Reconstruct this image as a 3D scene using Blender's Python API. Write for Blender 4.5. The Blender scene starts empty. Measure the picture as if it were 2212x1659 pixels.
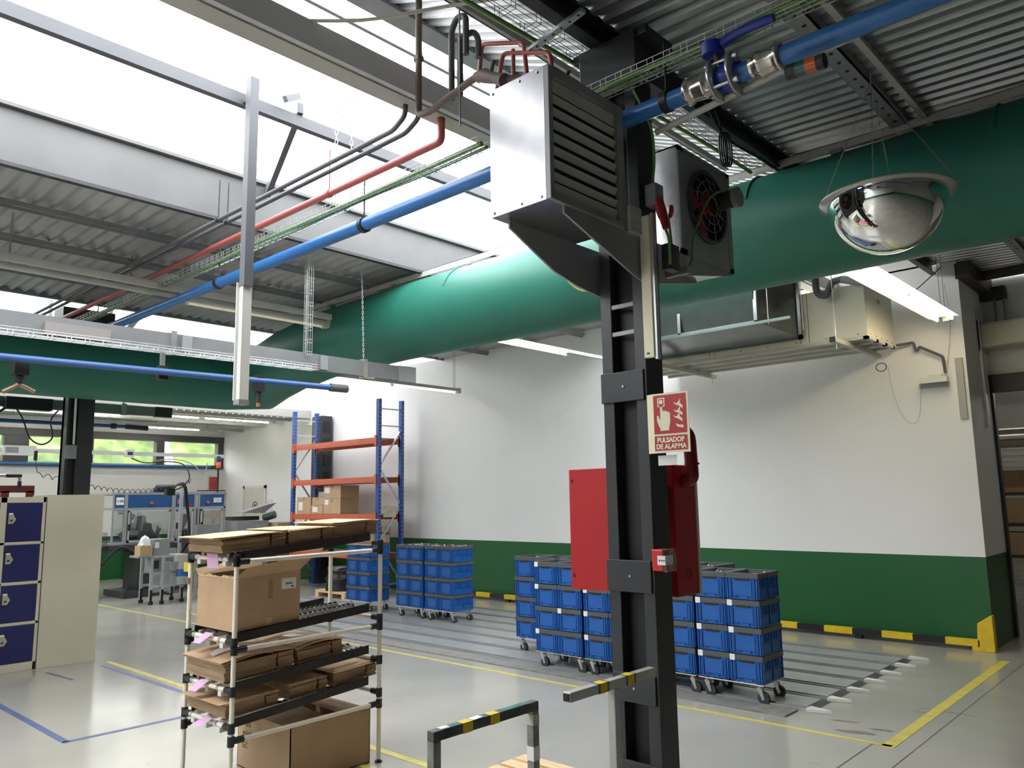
import bpy, math, random
from mathutils import Vector, Matrix
C = bpy.data.collections.new('factory'); bpy.context.scene.collection.children.link(C)
SC = bpy.context.scene
PI = math.pi
# ---------------------------------------------------------------- camera
cam = bpy.data.cameras.new('camera'); camo = bpy.data.objects.new('camera', cam); C.objects.link(camo)
YAW, PIT, ROL = 0.743230, 0.144875, -0.015564
fw = Vector((-math.sin(YAW)*math.cos(PIT), math.cos(YAW)*math.cos(PIT), math.sin(PIT)))
r0 = Vector((math.cos(YAW), math.sin(YAW), 0)); d0 = fw.cross(r0)
rt = math.cos(ROL)*r0 - math.sin(ROL)*d0; dn = math.cos(ROL)*d0 + math.sin(ROL)*r0
M = Matrix((rt, -dn, -fw)).transposed().to_4x4(); M.translation = (0, 0, 1.7)
camo.matrix_world = M
cam.sensor_width = 36; cam.lens = 36*1701.24/2212; cam.clip_end = 300
SC.camera = camo
# ---------------------------------------------------------------- sky and exposure
W = bpy.data.worlds.new('sky'); SC.world = W; W.use_nodes = True
nt = W.node_tree; nt.nodes.clear()
out = nt.nodes.new('ShaderNodeOutputWorld'); bg = nt.nodes.new('ShaderNodeBackground')
gr = nt.nodes.new('ShaderNodeTexGradient'); gr.gradient_type = 'EASING'
tc = nt.nodes.new('ShaderNodeTexCoord'); mp = nt.nodes.new('ShaderNodeMapping'); mp.inputs['Rotation'].default_value = (0, PI/2, 0)
cr = nt.nodes.new('ShaderNodeValToRGB'); cr.color_ramp.elements[0].color = (1, .99, .97, 1); cr.color_ramp.elements[1].color = (.95, .97, 1, 1)
nt.links.new(tc.outputs['Generated'], mp.inputs[0]); nt.links.new(mp.outputs[0], gr.inputs[0]); nt.links.new(gr.outputs[0], cr.inputs[0])
nt.links.new(cr.outputs[0], bg.inputs[0]); bg.inputs[1].default_value = 8.0; nt.links.new(bg.outputs[0], out.inputs[0])
SC.view_settings.view_transform = 'Standard'; SC.view_settings.look = 'None'
SC.view_settings.exposure = 0.1; SC.view_settings.gamma = 1.0; SC.view_settings.use_curve_mapping = False
TUBE = 9.0      # brightness of the fluorescent tubes

# ---------------------------------------------------------------- materials
MATS = {}
def mat(name, col, rough=.5, metal=0, var=.06, vs=3.0, bump=0, bs=40, emit=0, alpha=None, spec=None, coat=0, aniso=None):
    if name in MATS: return MATS[name]
    m = bpy.data.materials.new(name); m.use_nodes = True; n = m.node_tree; b = n.nodes['Principled BSDF']
    b.inputs['Roughness'].default_value = rough; b.inputs['Metallic'].default_value = metal
    if spec is not None: b.inputs['Specular IOR Level'].default_value = spec
    if coat: b.inputs['Coat Weight'].default_value = coat; b.inputs['Coat Roughness'].default_value = .08
    t = n.nodes.new('ShaderNodeTexCoord'); no = n.nodes.new('ShaderNodeTexNoise'); no.inputs['Scale'].default_value = vs; no.inputs['Detail'].default_value = 5
    n.links.new(t.outputs['Object'], no.inputs['Vector'])
    if aniso:
        mp = n.nodes.new('ShaderNodeMapping'); mp.inputs['Scale'].default_value = aniso
        n.links.new(t.outputs['Object'], mp.inputs[0]); n.links.new(mp.outputs[0], no.inputs['Vector'])
    r = n.nodes.new('ShaderNodeValToRGB'); c = Vector(col[:3])
    r.color_ramp.elements[0].position = .3; r.color_ramp.elements[1].position = .7
    r.color_ramp.elements[0].color = (*(c*(1-var)), 1); r.color_ramp.elements[1].color = (*[min(1, x*(1+var)) for x in c], 1)
    n.links.new(no.outputs['Fac'], r.inputs[0]); n.links.new(r.outputs[0], b.inputs['Base Color'])
    if bump:
        n2 = n.nodes.new('ShaderNodeTexNoise'); n2.inputs['Scale'].default_value = bs; n2.inputs['Detail'].default_value = 3
        n.links.new(t.outputs['Object'], n2.inputs['Vector'])
        bu = n.nodes.new('ShaderNodeBump'); bu.inputs['Strength'].default_value = bump; bu.inputs['Distance'].default_value = .01
        n.links.new(n2.outputs['Fac'], bu.inputs['Height']); n.links.new(bu.outputs[0], b.inputs['Normal'])
    if emit:
        n.links.new(r.outputs[0], b.inputs['Emission Color']); b.inputs['Emission Strength'].default_value = emit
    if alpha is not None: b.inputs['Alpha'].default_value = alpha
    MATS[name] = m; return m
def glassmat(name, tint=(1, 1, 1), gloss=.08, rough=.03):
    m = bpy.data.materials.new(name); m.use_nodes = True; n = m.node_tree; n.nodes.clear()
    o = n.nodes.new('ShaderNodeOutputMaterial'); mx = n.nodes.new('ShaderNodeMixShader'); t = n.nodes.new('ShaderNodeBsdfTransparent'); g = n.nodes.new('ShaderNodeBsdfGlossy')
    t.inputs[0].default_value = (*tint, 1); g.inputs['Roughness'].default_value = rough
    no = n.nodes.new('ShaderNodeTexNoise'); no.inputs['Scale'].default_value = 2
    mr = n.nodes.new('ShaderNodeMapRange'); mr.inputs['To Min'].default_value = gloss*.7; mr.inputs['To Max'].default_value = gloss*1.3
    n.links.new(no.outputs[0], mr.inputs[0]); n.links.new(mr.outputs[0], mx.inputs[0])
    n.links.new(t.outputs[0], mx.inputs[1]); n.links.new(g.outputs[0], mx.inputs[2]); n.links.new(mx.outputs[0], o.inputs[0])
    MATS[name] = m; return m
WHITE = mat('white wall paint', (.84, .84, .825), .55, var=.03, vs=.8, bump=.05, bs=60)
GREEN = mat('green wall paint', (.014, .108, .030), .38, var=.06, vs=1)
CEILW = mat('pale ceiling sheet', (.62, .63, .63), .5, var=.05)
SHEET = mat('galvanised roof sheet', (.42, .43, .44), .33, metal=.75, var=.12, vs=1.5, aniso=(1, 1, 1))
SHEETD = mat('weathered roof sheet', (.44, .44, .45), .5, metal=.35, var=.14, vs=.9)
UPST = mat('grey upstand panel', (.13, .132, .135), .6, var=.1, vs=2)
BLACK = mat('anthracite steel paint', (.030, .032, .037), .42, var=.12, vs=6, bump=.06, bs=90)
DARKR = mat('column paint with recess shade', (.008, .008, .011), .5, var=.2)  # column black darkened further, shade of the recesses painted in
GSTEEL = mat('grey painted steel', (.30, .31, .32), .45, metal=.2, var=.07, vs=4)
LBEAM = mat('pale grey beam paint', (.50, .49, .45), .5, var=.06)
GALV = mat('galvanised steel', (.55, .56, .57), .3, metal=.85, var=.12, vs=12)
ZINC = mat('zinc plated wire', (.62, .63, .62), .35, metal=.6, var=.05)
BUSB = mat('matt aluminium busbar', (.22, .225, .23), .5, metal=.3, var=.08, vs=3)
BLUEB = mat('dull blue branch pipe', (.045, .115, .29), .4, var=.05)
GALVH = mat('heater casing sheet', (.40, .40, .42), .24, metal=.9, var=.1, vs=5)
GALVD = mat('bare duct sheet', (.22, .23, .23), .22, metal=.9, var=.1, vs=6)
ALU = mat('aluminium profile', (.60, .61, .62), .35, metal=.6, var=.04)
DUCT = mat('green textile duct', (.020, .165, .118), .48, var=.08, vs=1.4, bump=.04, bs=25)
BLUEP = mat('blue air pipe', (.03, .15, .42), .3, var=.05)
NAVYP = mat('dark blue plastic', (.01, .03, .28), .3, var=.05)
REDP = mat('faded red pipe paint', (.42, .10, .09), .45, var=.1)
BROWNP = mat('dusty brown pipe', (.17, .12, .11), .6, var=.15, vs=8)
DARKP = mat('dark grey pipe lagging', (.10, .10, .11), .6, var=.12)
GCAB = mat('green cable sheath', (.16, .30, .09), .5, var=.12)
CREAM = mat('cream sheet metal', (.62, .60, .47), .4, var=.04)
PLW = mat('white plastic', (.72, .72, .68), .4, var=.03)
BLK = mat('black plastic', (.014, .014, .015), .45, var=.1)
RUB = mat('dark rubber', (.035, .037, .04), .6, var=.1)
RED = mat('red cabinet paint', (.42, .012, .018), .35, var=.05)
REDD = mat('red plastic', (.40, .02, .03), .35, var=.06)
YEL = mat('yellow paint', (.78, .55, .02), .45, var=.1, vs=12)
YELF = mat('yellow floor paint', (.62, .54, .10), .35, var=.15, vs=9)
BLUF = mat('blue floor paint', (.10, .12, .26), .4, var=.2, vs=9)
GRNT = mat('green tape', (.02, .16, .07), .4, var=.08)
TEAL = mat('teal paint remains', (.02, .16, .14), .45, var=.3, vs=20)
RBLUE = mat('rack blue paint', (.025, .085, .33), .4, var=.06)
RORG = mat('rack orange paint', (.58, .13, .07), .45, var=.07)
CRB = mat('blue crate plastic', (.010, .105, .40), .38, var=.05)
CRBD = mat('crate blue with groove shade', (.004, .035, .16), .5, var=.05)  # crate blue darkened to paint shade into the grooves
TUBEB = mat('bright back bay tube', (1, .95, .85), .4, emit=TUBE*3.2, var=.01)
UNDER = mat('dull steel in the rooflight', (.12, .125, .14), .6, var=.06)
BEAMG = mat('glare lightened grey roof beam', (.62, .62, .64), .6, var=.05)  # beam grey raised to carry the veiling glare in its colour
CRG = mat('grey crate collar', (.085, .092, .098), .5, var=.06)
CARD = mat('brown cardboard', (.50, .335, .20), .75, var=.08, vs=5, bump=.05, bs=50)
CARDL = mat('light cardboard face', (.66, .48, .28), .75, var=.07, vs=4)
CARDD = mat('stacked cardboard edge', (.34, .23, .14), .85, var=.3, vs=7, aniso=(1, 1, 30))
PINE = mat('pine wood', (.70, .50, .28), .6, var=.14, vs=5, aniso=(1, 8, 8))
BEI = mat('beige locker paint', (.50, .46, .35), .42, var=.04, bump=.03, bs=120)
NAVY = mat('navy locker door paint', (.012, .014, .085), .35, var=.05)
OCR = mat('cream pipe coating', (.86, .80, .67), .35, var=.05)
PINK = mat('pink paper', (.72, .45, .66), .6, var=.04)
PAPER = mat('white paper', (.82, .82, .80), .6, var=.03)
INK = mat('black ink', (.02, .02, .02), .6, var=.05)
LUM = mat('photoluminescent sign board', (.80, .76, .55), .45, var=.03)
SRED = mat('sign red', (.44, .015, .025), .4, var=.04)
CHR = mat('mirror dome', (.92, .92, .91), .015, metal=1, var=.01)
STL = mat('stainless steel', (.62, .58, .53), .2, metal=.95, var=.06)
TUBEM = mat('lit fluorescent tube', (1, .96, .88), .4, emit=TUBE, var=.01)
TUBEW = mat('warm lit fluorescent tube', (1, .86, .62), .4, emit=TUBE*1.8, var=.01)
TUBEO = mat('dim fluorescent tube', (.85, .78, .58), .4, emit=.25, var=.02)
DKG = mat('dark machine grey', (.05, .052, .055), .45, metal=.3, var=.25, vs=20)
MGR = mat('machine grey', (.28, .29, .29), .45, var=.05)
MBL = mat('machine blue panel', (.012, .08, .23), .45, var=.05)
ORG = mat('orange plastic', (.55, .13, .03), .4, var=.06)
BROWN = mat('dark brown steel', (.07, .055, .045), .6, var=.15)
CONC = mat('concrete ramp', (.22, .215, .20), .6, var=.2, vs=9, bump=.2, bs=30)
RAIL = mat('steel floor rail', (.42, .43, .43), .35, metal=.4, var=.1, vs=5)
GLASS = glassmat('clear window glass'); ROOFG = glassmat('rooflight glass', (.98, .99, 1), .04, .3); ROOFG2 = glassmat('dimmed rooflight glass', (.5, .51, .52), .04, .3); ACRY = glassmat('machine door acrylic', (.80, .82, .82), .10)  # second rooflight's grey tint added to hold back daylight on the wall
TRANS = glassmat('clear plastic cover', (.9, .9, .9), .2)
def floor_material():
    m = bpy.data.materials.new('polished grey floor coating'); m.use_nodes = True; n = m.node_tree; b = n.nodes['Principled BSDF']
    t = n.nodes.new('ShaderNodeTexCoord'); a = n.nodes.new('ShaderNodeTexNoise'); a.inputs['Scale'].default_value = .8; a.inputs['Detail'].default_value = 8
    r = n.nodes.new('ShaderNodeValToRGB'); r.color_ramp.elements[0].position = .35; r.color_ramp.elements[1].position = .68
    r.color_ramp.elements[0].color = (.335, .325, .285, 1); r.color_ramp.elements[1].color = (.40, .385, .335, 1)
    s = n.nodes.new('ShaderNodeTexNoise'); s.inputs['Scale'].default_value = 3; s.inputs['Detail'].default_value = 6
    mr = n.nodes.new('ShaderNodeMapRange'); mr.inputs['To Min'].default_value = .10; mr.inputs['To Max'].default_value = .24
    # small dark scuffs
    sc = n.nodes.new('ShaderNodeTexNoise'); sc.inputs['Scale'].default_value = 6; sc.inputs['Detail'].default_value = 9; sc.inputs['Distortion'].default_value = 1.5
    sr = n.nodes.new('ShaderNodeValToRGB'); sr.color_ramp.elements[0].position = .70; sr.color_ramp.elements[1].position = .78
    sr.color_ramp.elements[0].color = (1, 1, 1, 1); sr.color_ramp.elements[1].color = (.72, .71, .69, 1)
    mx = n.nodes.new('ShaderNodeMixRGB'); mx.blend_type = 'MULTIPLY'; mx.inputs[0].default_value = 1
    L = n.links.new
    L(t.outputs['Object'], a.inputs[0]); L(t.outputs['Object'], s.inputs[0]); L(t.outputs['Object'], sc.inputs[0])
    L(a.outputs[0], r.inputs[0]); L(sc.outputs[0], sr.inputs[0]); L(r.outputs[0], mx.inputs[1]); L(sr.outputs[0], mx.inputs[2]); L(mx.outputs[0], b.inputs['Base Color'])
    L(s.outputs[0], mr.inputs[0]); L(mr.outputs[0], b.inputs['Roughness'])
    bu = n.nodes.new('ShaderNodeBump'); bu.inputs['Strength'].default_value = .04; bu.inputs['Distance'].default_value = .02; L(s.outputs[0], bu.inputs['Height']); L(bu.outputs[0], b.inputs['Normal'])
    return m
FLOOR = floor_material()

# ---------------------------------------------------------------- mesh helpers
class MB:
    def __init__(s): s.v = []; s.f = []; s.m = []; s.sm = []
    def add(s, vs, fs, mi=0, smooth=False):
        o = len(s.v); s.v += [Vector(v) for v in vs]
        for f in fs: s.f.append([i+o for i in f]); s.m.append(mi); s.sm.append(smooth)
        return s
    def box(s, x0, x1, y0, y1, z0, z1, mi=0):
        vs = [(x, y, z) for z in (z0, z1) for y in (y0, y1) for x in (x0, x1)]
        return s.add(vs, [(0, 2, 3, 1), (4, 5, 7, 6), (0, 1, 5, 4), (2, 6, 7, 3), (0, 4, 6, 2), (1, 3, 7, 5)], mi)
    def ob(s, c, size, rot=(0, 0, 0), mi=0):      # turned box: centre, size, euler
        from mathutils import Euler
        R = Euler(rot).to_matrix(); c = Vector(c); a, b, h = [k/2 for k in size]
        vs = [c + R @ Vector((x, y, z)) for z in (-h, h) for y in (-b, b) for x in (-a, a)]
        return s.add(vs, [(0, 2, 3, 1), (4, 5, 7, 6), (0, 1, 5, 4), (2, 6, 7, 3), (0, 4, 6, 2), (1, 3, 7, 5)], mi)
    def bar(s, p, q, w, h, mi=0, up=(0, 0, 1)):   # rectangular bar from p to q
        p = Vector(p); q = Vector(q); d = (q-p).normalized(); u = Vector(up)
        if abs(d.dot(u)) > .98: u = Vector((0, 1, 0))
        a = d.cross(u).normalized()*w/2; b = a.cross(d).normalized()*h/2
        vs = [p-a-b, p+a-b, p+a+b, p-a+b, q-a-b, q+a-b, q+a+b, q-a+b]
        return s.add(vs, [(3, 2, 1, 0), (4, 5, 6, 7), (0, 1, 5, 4), (1, 2, 6, 5), (2, 3, 7, 6), (3, 0, 4, 7)], mi)
    def tube(s, pts, r, n=10, mi=0, cap=True, closed=False):
        pts = [Vector(p) for p in pts]; N = len(pts); rs = r if isinstance(r, (list, tuple)) else [r]*N
        dirs = [(pts[min(i+1, N-1)]-pts[max(i-1, 0)]) for i in range(N)]
        segs = [(pts[i+1]-pts[i]).normalized() for i in range(N-1)]
        u = segs[0].orthogonal().normalized(); rings = []
        for i in range(N):
            if i == 0: t = segs[0]; k = 1; bis = t
            elif i == N-1: t = segs[-1]; k = 1; bis = t
            else:
                bis = segs[i-1]+segs[i]
                bis = bis.normalized() if bis.length > 1e-6 else segs[i]
                t = bis
            # carry frame along
            u = (u - t*u.dot(t))
            u = u.normalized() if u.length > 1e-6 else t.orthogonal().normalized()
            w = t.cross(u)
            k = 1; e = None
            if 0 < i < N-1:
                c = max(.35, segs[i-1].dot(bis)); e = (segs[i]-segs[i-1])
                e = e.normalized() if e.length > 1e-6 else None; k = 1/c
            ring = []
            for j in range(n):
                a = 2*PI*j/n; o = (u*math.cos(a)+w*math.sin(a))*rs[i]
                if e is not None: o = o + e*(o.dot(e))*(k-1)
                ring.append(pts[i]+o)
            rings.append(ring)
        vs = [p for rg in rings for p in rg]; fs = []
        for i in range(N-1):
            for j in range(n):
                a, b = i*n+j, i*n+(j+1) % n
                fs.append((a, b, b+n, a+n))
        s.add(vs, fs, mi, True)
        if cap: s.add(rings[0], [tuple(range(n))[::-1]], mi); s.add(rings[-1], [tuple(range(n))], mi)
        return s
    def cyl(s, p, q, r, n=14, mi=0, r2=None): return s.tube([p, q], [r, r if r2 is None else r2], n, mi)
    def lathe(s, c, prof, n=24, mi=0, axis=(0, 0, 1)):   # prof: list of (r, h)
        c = Vector(c); ax = Vector(axis).normalized(); u = ax.orthogonal().normalized(); w = ax.cross(u); vs = []
        for r, h in prof:
            for j in range(n):
                a = 2*PI*j/n; vs.append(c+ax*h+(u*math.cos(a)+w*math.sin(a))*r)
        fs = []
        for i in range(len(prof)-1):
            for j in range(n):
                a, b = i*n+j, i*n+(j+1) % n; fs.append((a, b, b+n, a+n))
        return s.add(vs, fs, mi, True)
    def prism(s, poly, o, u, v, d, mi=0):     # 2D polygon in plane o+u*x+v*y pushed by d
        o, u, v, d = Vector(o), Vector(u), Vector(v), Vector(d); n = len(poly)
        a = [o+u*x+v*y for x, y in poly]; vs = a+[p+d for p in a]
        fs = [tuple(range(n))[::-1], tuple(range(n, 2*n))]+[(i, (i+1) % n, (i+1) % n+n, i+n) for i in range(n)]
        return s.add(vs, fs, mi)
    def build(s, name, mats, parent=None, loc=None, bevel=0, **props):
        me = bpy.data.meshes.new(name); mats = mats if isinstance(mats, (list, tuple)) else [mats]
        if parent is not None: off = wloc(parent) if s_world(parent) else Vector((0, 0, 0))
        elif loc is not None: off = Vector((0, 0, 0))
        else:
            xs = [v.x for v in s.v]; ys = [v.y for v in s.v]; zs = [v.z for v in s.v]
            off = Vector(((min(xs)+max(xs))/2, (min(ys)+max(ys))/2, min(zs)))
        me.from_pydata([v-off for v in s.v], [], s.f)
        for m in mats: me.materials.append(m)
        for p, mi, sm in zip(me.polygons, s.m, s.sm): p.material_index = mi; p.use_smooth = sm
        import bmesh
        bm = bmesh.new(); bm.from_mesh(me); bmesh.ops.recalc_face_normals(bm, faces=bm.faces); bm.to_mesh(me); bm.free()
        o = bpy.data.objects.new(name, me); C.objects.link(o)
        if parent is not None: o.parent = parent
        elif loc is not None: o.location = loc
        else: o.location = off
        if bevel:
            b = o.modifiers.new('bevel', 'BEVEL'); b.width = bevel; b.segments = 2; b.limit_method = 'ANGLE'
        if parent is not None: o['_w'] = parent.get('_w', 1)
        for k, v in props.items(): o[k] = v
        return o
def wloc(o):
    l = Vector(o.location)
    while o.parent: o = o.parent; l += Vector(o.location)
    return l
def s_world(o): return o.get('_w', 1) == 1
def thing(name, label, cat, loc=(0, 0, 0), group=None, local=False, rz=0):
    o = bpy.data.objects.new(name, None); C.objects.link(o); o.location = loc; o.rotation_euler = (0, 0, rz)
    o.empty_display_size = .1; o['label'] = label; o['category'] = cat; o['_w'] = 0 if local else 1
    if group: o['group'] = group
    return o
def tag(o, label, cat, group=None, kind=None):
    o['label'] = label; o['category'] = cat
    if group: o['group'] = group
    if kind: o['kind'] = kind
    return o
def struct(name, mb, m, parent=None):
    o = mb.build(name, m, parent)
    if parent is None: o['kind'] = 'structure'
    return o
def copy_tree(o, parent=None):
    c = o.copy(); C.objects.link(c)
    if parent is not None: c.parent = parent
    for ch in [x for x in bpy.data.objects if x.parent == o]: copy_tree(ch, c)
    return c
KIDS = {}
def copy_thing(o, loc, label=None, rz=None):
    """a thing, its parts and their sub-parts (children looked up once)"""
    def kids(x):
        if x.name not in KIDS: KIDS[x.name] = [k for k in bpy.data.objects if k.parent == x]
        return KIDS[x.name]
    def cp(x, par):
        c = x.copy(); C.objects.link(c)
        if par is not None: c.parent = par
        for k in kids(x): cp(k, c)
        return c
    c = cp(o, None); c.location = loc
    if rz is not None: c.rotation_euler = (0, 0, rz)
    if label: c['label'] = label
    return c
def text_mesh(name, txt, size, o, u, v, m, parent, depth=.001, align='CENTER', bold=0, sx=1):
    cu = bpy.data.curves.new(name, 'FONT'); cu.body = txt; cu.size = size; cu.align_x = align; cu.align_y = 'CENTER'; cu.extrude = depth; cu.offset = bold
    cu.space_line = .95
    t = bpy.data.objects.new(name+'_tmp', cu); C.objects.link(t)
    me = bpy.data.meshes.new_from_object(t.evaluated_get(bpy.context.evaluated_depsgraph_get()))
    bpy.data.objects.remove(t); bpy.data.curves.remove(cu)
    u = Vector(u).normalized(); v = Vector(v).normalized(); w = u.cross(v); off = wloc(parent) if parent and s_world(parent) else Vector((0, 0, 0))
    for q in me.vertices: p = q.co.copy(); q.co = Vector(o)+u*p.x*sx+v*p.y+w*p.z-off
    me.materials.clear(); me.materials.append(m)
    ob = bpy.data.objects.new(name, me); C.objects.link(ob)
    if parent: ob.parent = parent; ob['_w'] = parent.get('_w', 1)
    return ob
def smooth_pts(pts, n=6):
    P = [Vector(p) for p in pts]; out = []
    for i in range(len(P)-1):
        p0 = P[max(i-1, 0)]; p1 = P[i]; p2 = P[i+1]; p3 = P[min(i+2, len(P)-1)]
        for k in range(n):
            t = k/n; out.append(.5*((2*p1)+(-p0+p2)*t+(2*p0-5*p1+4*p2-p3)*t*t+(-p0+3*p1-3*p2+p3)*t**3))
    return out+[P[-1]]
def bend(pts, r=.04, n=5):           # round the corners of a polyline
    P = [Vector(p) for p in pts]; out = [P[0]]
    for i in range(1, len(P)-1):
        a = (P[i-1]-P[i]); b = (P[i+1]-P[i]); rr = min(r, a.length*.45, b.length*.45); a = P[i]+a.normalized()*rr; b = P[i]+b.normalized()*rr
        for k in range(n+1):
            t = k/n; out.append(a*(1-t)**2+P[i]*2*t*(1-t)+b*t*t)
    return out+[P[-1]]
# ================================================================ the setting
YW = 10.03; YB = -12.0; XE = 9.0; XF = -19.5; ZR = 4.36
b = MB(); b.box(XF-.3, XE+.2, YB-.2, 24, -.2, 0); struct('floor', b, FLOOR)
# main wall: green band below, white above, door reveal at its right end
b = MB()
for x0, x1, zt in ((-15.2, -2.18, ZR+.02), (XF-.3, -15.2, 3.72)):
    b.box(x0, x1, YW, 11.13, 0, .985, 1); b.box(x0, x1, YW, 11.13, .985, zt, 0)
struct('wall_right', b, [WHITE, GREEN])
b = MB(); b.box(-5.55, -2.42, YW, 10.15, ZR, 5.06); b.box(-6.66, -5.5, YW, 10.15, ZR, 4.86)
struct('wall_gable', b, WHITE)
# wall above the doorway and beyond
b = MB(); b.box(-2.18, XE, 11.13, 11.35, 3.1, 5.1); b.box(-9.2, -2.18, 11.13, 11.2, 4.2, 5.1); b.box(2.3, XE, 11.13, 11.35, 0, 3.1)
struct('wall_doorway', b, WHITE)
b = MB(); b.box(-2.2, 2.3, 11.05, 11.13, 2.9, 3.12); struct('trim_1', b, BLK)
b = MB(); b.box(-2.185, -2.15, 11.06, 11.16, 0, 2.95); struct('trim_2', b, BLACK)
b = MB(); b.box(-2.2, -2.05, 10.0, 11.2, 4.14, 4.32); b.box(-2.30, -1.9, 11.0, 11.2, 4.05, 4.2); b.box(-2.3, XE, 10.6, 10.68, 4.22, 4.32)
struct('trim_3', b, BROWN)
# far wall with the strip of windows
b = MB(); zb, zt = 2.60, 3.40
b.box(XF-.25, XF, YB, YW, 0, .985, 1); b.box(XF-.25, XF, YB, YW, .985, zb); b.box(XF-.25, XF, YB, YW, zt, 3.75); struct('wall_far', b, [WHITE, GREEN])
wy = [YB, -8.6, -5.9, -3.2, -.5, 1.9, 3.1, 5.15, 6.55, 8.39, 10.0]
PANES = [(-8.5, -6.0), (-5.8, -3.3), (-3.1, -.6), (-.4, 1.9), (2.1, 3.45), (3.6, 5.04), (5.52, 6.62), (6.85, 8.30), (8.49, 9.88)]
w = thing('window_1', '', '', (XF, 1, zb)); del w['label']; del w['category']; w['kind'] = 'structure'
b = MB(); y = YB
for a, c in PANES:
    b.box(XF-.16, XF+.03, y, a, zb, zt); y = c
b.box(XF-.16, XF+.03, y, YW, zb, zt); b.box(XF-.16, XF+.05, YB, YW, zb-.02, zb+.07); b.box(XF-.16, XF+.05, YB, YW, zt-.16, zt)
b.build('window_frame', mat('dark window frame', (.055, .055, .06), .4), w)
for a, c in PANES:
    b = MB(); b.box(XF-.10, XF-.09, a, c, zb+.05, zt-.14); b.build('pane', GLASS, w)
# back and side walls behind the camera
b = MB(); b.box(XF, XE, YB-.2, YB, 0, .985, 1); b.box(XF, XE, YB-.2, YB, .985, 5.1); struct('wall_back', b, [WHITE, GREEN])
b = MB(); b.box(XE, XE+.2, YB, 11.3, 0, .985, 1); b.box(XE, XE+.2, YB, 11.3, .985, 5.1); struct('wall_side', b, [mat('grey side wall', (.30, .30, .29), .6), GREEN])
# neighbouring hall seen through the doorway
b = MB(); b.box(-9, XE, 23.8, 24, 0, 5.0); b.box(-9.2, -9, 11.1, 24, 0, 5.0); b.box(XE, XE+.2, 11.1, 24, 0, 5.0); struct('wall_hall', b, mat('hall wall paint', (.55, .54, .5), .6))
def corrugated(p0, p1, y0, y1, per, amp, thick=.004, trap=True):
    """sheet whose ribs run from p0=(x,z) to p1; waves along y"""
    b = MB(); n = int((y1-y0)/per)+1; prof = []
    base = [(0, 0), (.30, 0), (.42, 1), (.78, 1), (.90, 0)] if trap else [(k/8, .5-.5*math.cos(2*PI*k/8)) for k in range(8)]
    for i in range(n):
        for f, h in base: prof.append((y0+(i+f)*per, h*amp))
    prof.append((y0+n*per, 0)); vs = []
    for (y, h) in prof: vs += [(p0[0], y, p0[1]+h), (p1[0], y, p1[1]+h)]
    fs = [(2*i, 2*i+1, 2*i+3, 2*i+2) for i in range(len(prof)-1)]
    b.add(vs, fs, 0, not trap)
    return b
rz = lambda x: ZR-.035*(x+2.42)
struct('ceiling', corrugated((-2.40, rz(-2.40)), (XE, rz(XE)), YB, 11.1, .115, .03), SHEET)
struct('ceiling', corrugated((-2.42, ZR+.0), (-3.86, ZR+.60), YB, YW, .115, .03), SHEET)
struct('ceiling', corrugated((-6.72, ZR+.02), (-10.99, ZR+.0), YB, YW, .145, .045, trap=False), SHEETD)
struct('ceiling', corrugated((-10.99, ZR+.02), (-12.43, ZR+.60), YB, YW, .145, .04), SHEETD)
lz = lambda x: 3.76+.05*(x+15.2)
for xa, xb, ya, yb_ in ((-15.2, -16.55, YB, YW), (-17.35, XF-.2, YB, YW), (-16.55, -17.35, 6.6, YW)): struct('ceiling', corrugated((xa, lz(xa)), (xb, lz(xb)), ya, yb_, .16, .03), CEILW)
struct('ceiling', corrugated((-9, 5.0), (XE, 4.9), 11.13, 24, .3, .03), CEILW)
# roof edge upstands beside the two rooflights
b = MB(); b.box(-6.70, -6.65, YB, YW, ZR-.06, 4.73); b.box(-6.72, -6.60, YB, YW, 4.73, 4.76); struct('trim_4', b, UPST)
b = MB(); b.box(-15.25, -15.2, YB, YW, 3.62, 4.73); struct('trim_5', b, WHITE)
# beams along the roof edges
b = MB(); b.box(-2.475, -2.395, YB, 3.6, 4.235, 4.25); b.box(-2.455, -2.395, 3.6, 10.0, 4.235, 4.25); b.box(-2.44, -2.43, YB, 10.0, 4.24, 4.37); b.box(-2.52, -2.38, YB, 10.0, 4.35, 4.375); struct('trim_6', b, BLACK)
b = MB(); b.box(-3.88, -3.82, YB, YW, 4.93, 5.02); b.box(-3.92, -3.76, YB, YW, 4.90, 4.93); struct('trim_7', b, GSTEEL)
b = MB(); b.box(-3.58, -3.54, YB, YW, 4.20, 4.36, 0); b.box(-3.72, -3.585, YB, YW, 4.19, 4.215, 1); b.box(-3.66, -3.60, YB, YW, 4.215, 4.30, 1); struct('trim_8', b, [BEAMG, LBEAM])
b = MB(); b.box(-5.33, -5.27, YB, YW, 4.69, 4.785); struct('trim_9', b, UNDER)
b = MB(); b.box(-6.70, -6.64, YB, YW, 4.27, 4.30); struct('trim_10', b, BLACK)
for i, x in enumerate((-7.64, -8.64, -9.80)):
    b = MB(); b.box(x-.035, x+.035, YB, YW, 4.30, 4.345); b.box(x-.003, x+.003, YB, YW, 4.27, 4.31); struct('trim_%d' % (11+i), b, GSTEEL)
b = MB(); b.box(-11.02, -10.97, YB, YW, 4.335, 4.43); struct('trim_15', b, GSTEEL)
b = MB(); b.box(-2.99, -2.955, YB, 6, 4.46, 4.475); b.box(-2.99, -2.98, YB, 6, 4.46, 4.53); struct('trim_16', b, LBEAM)
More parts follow.
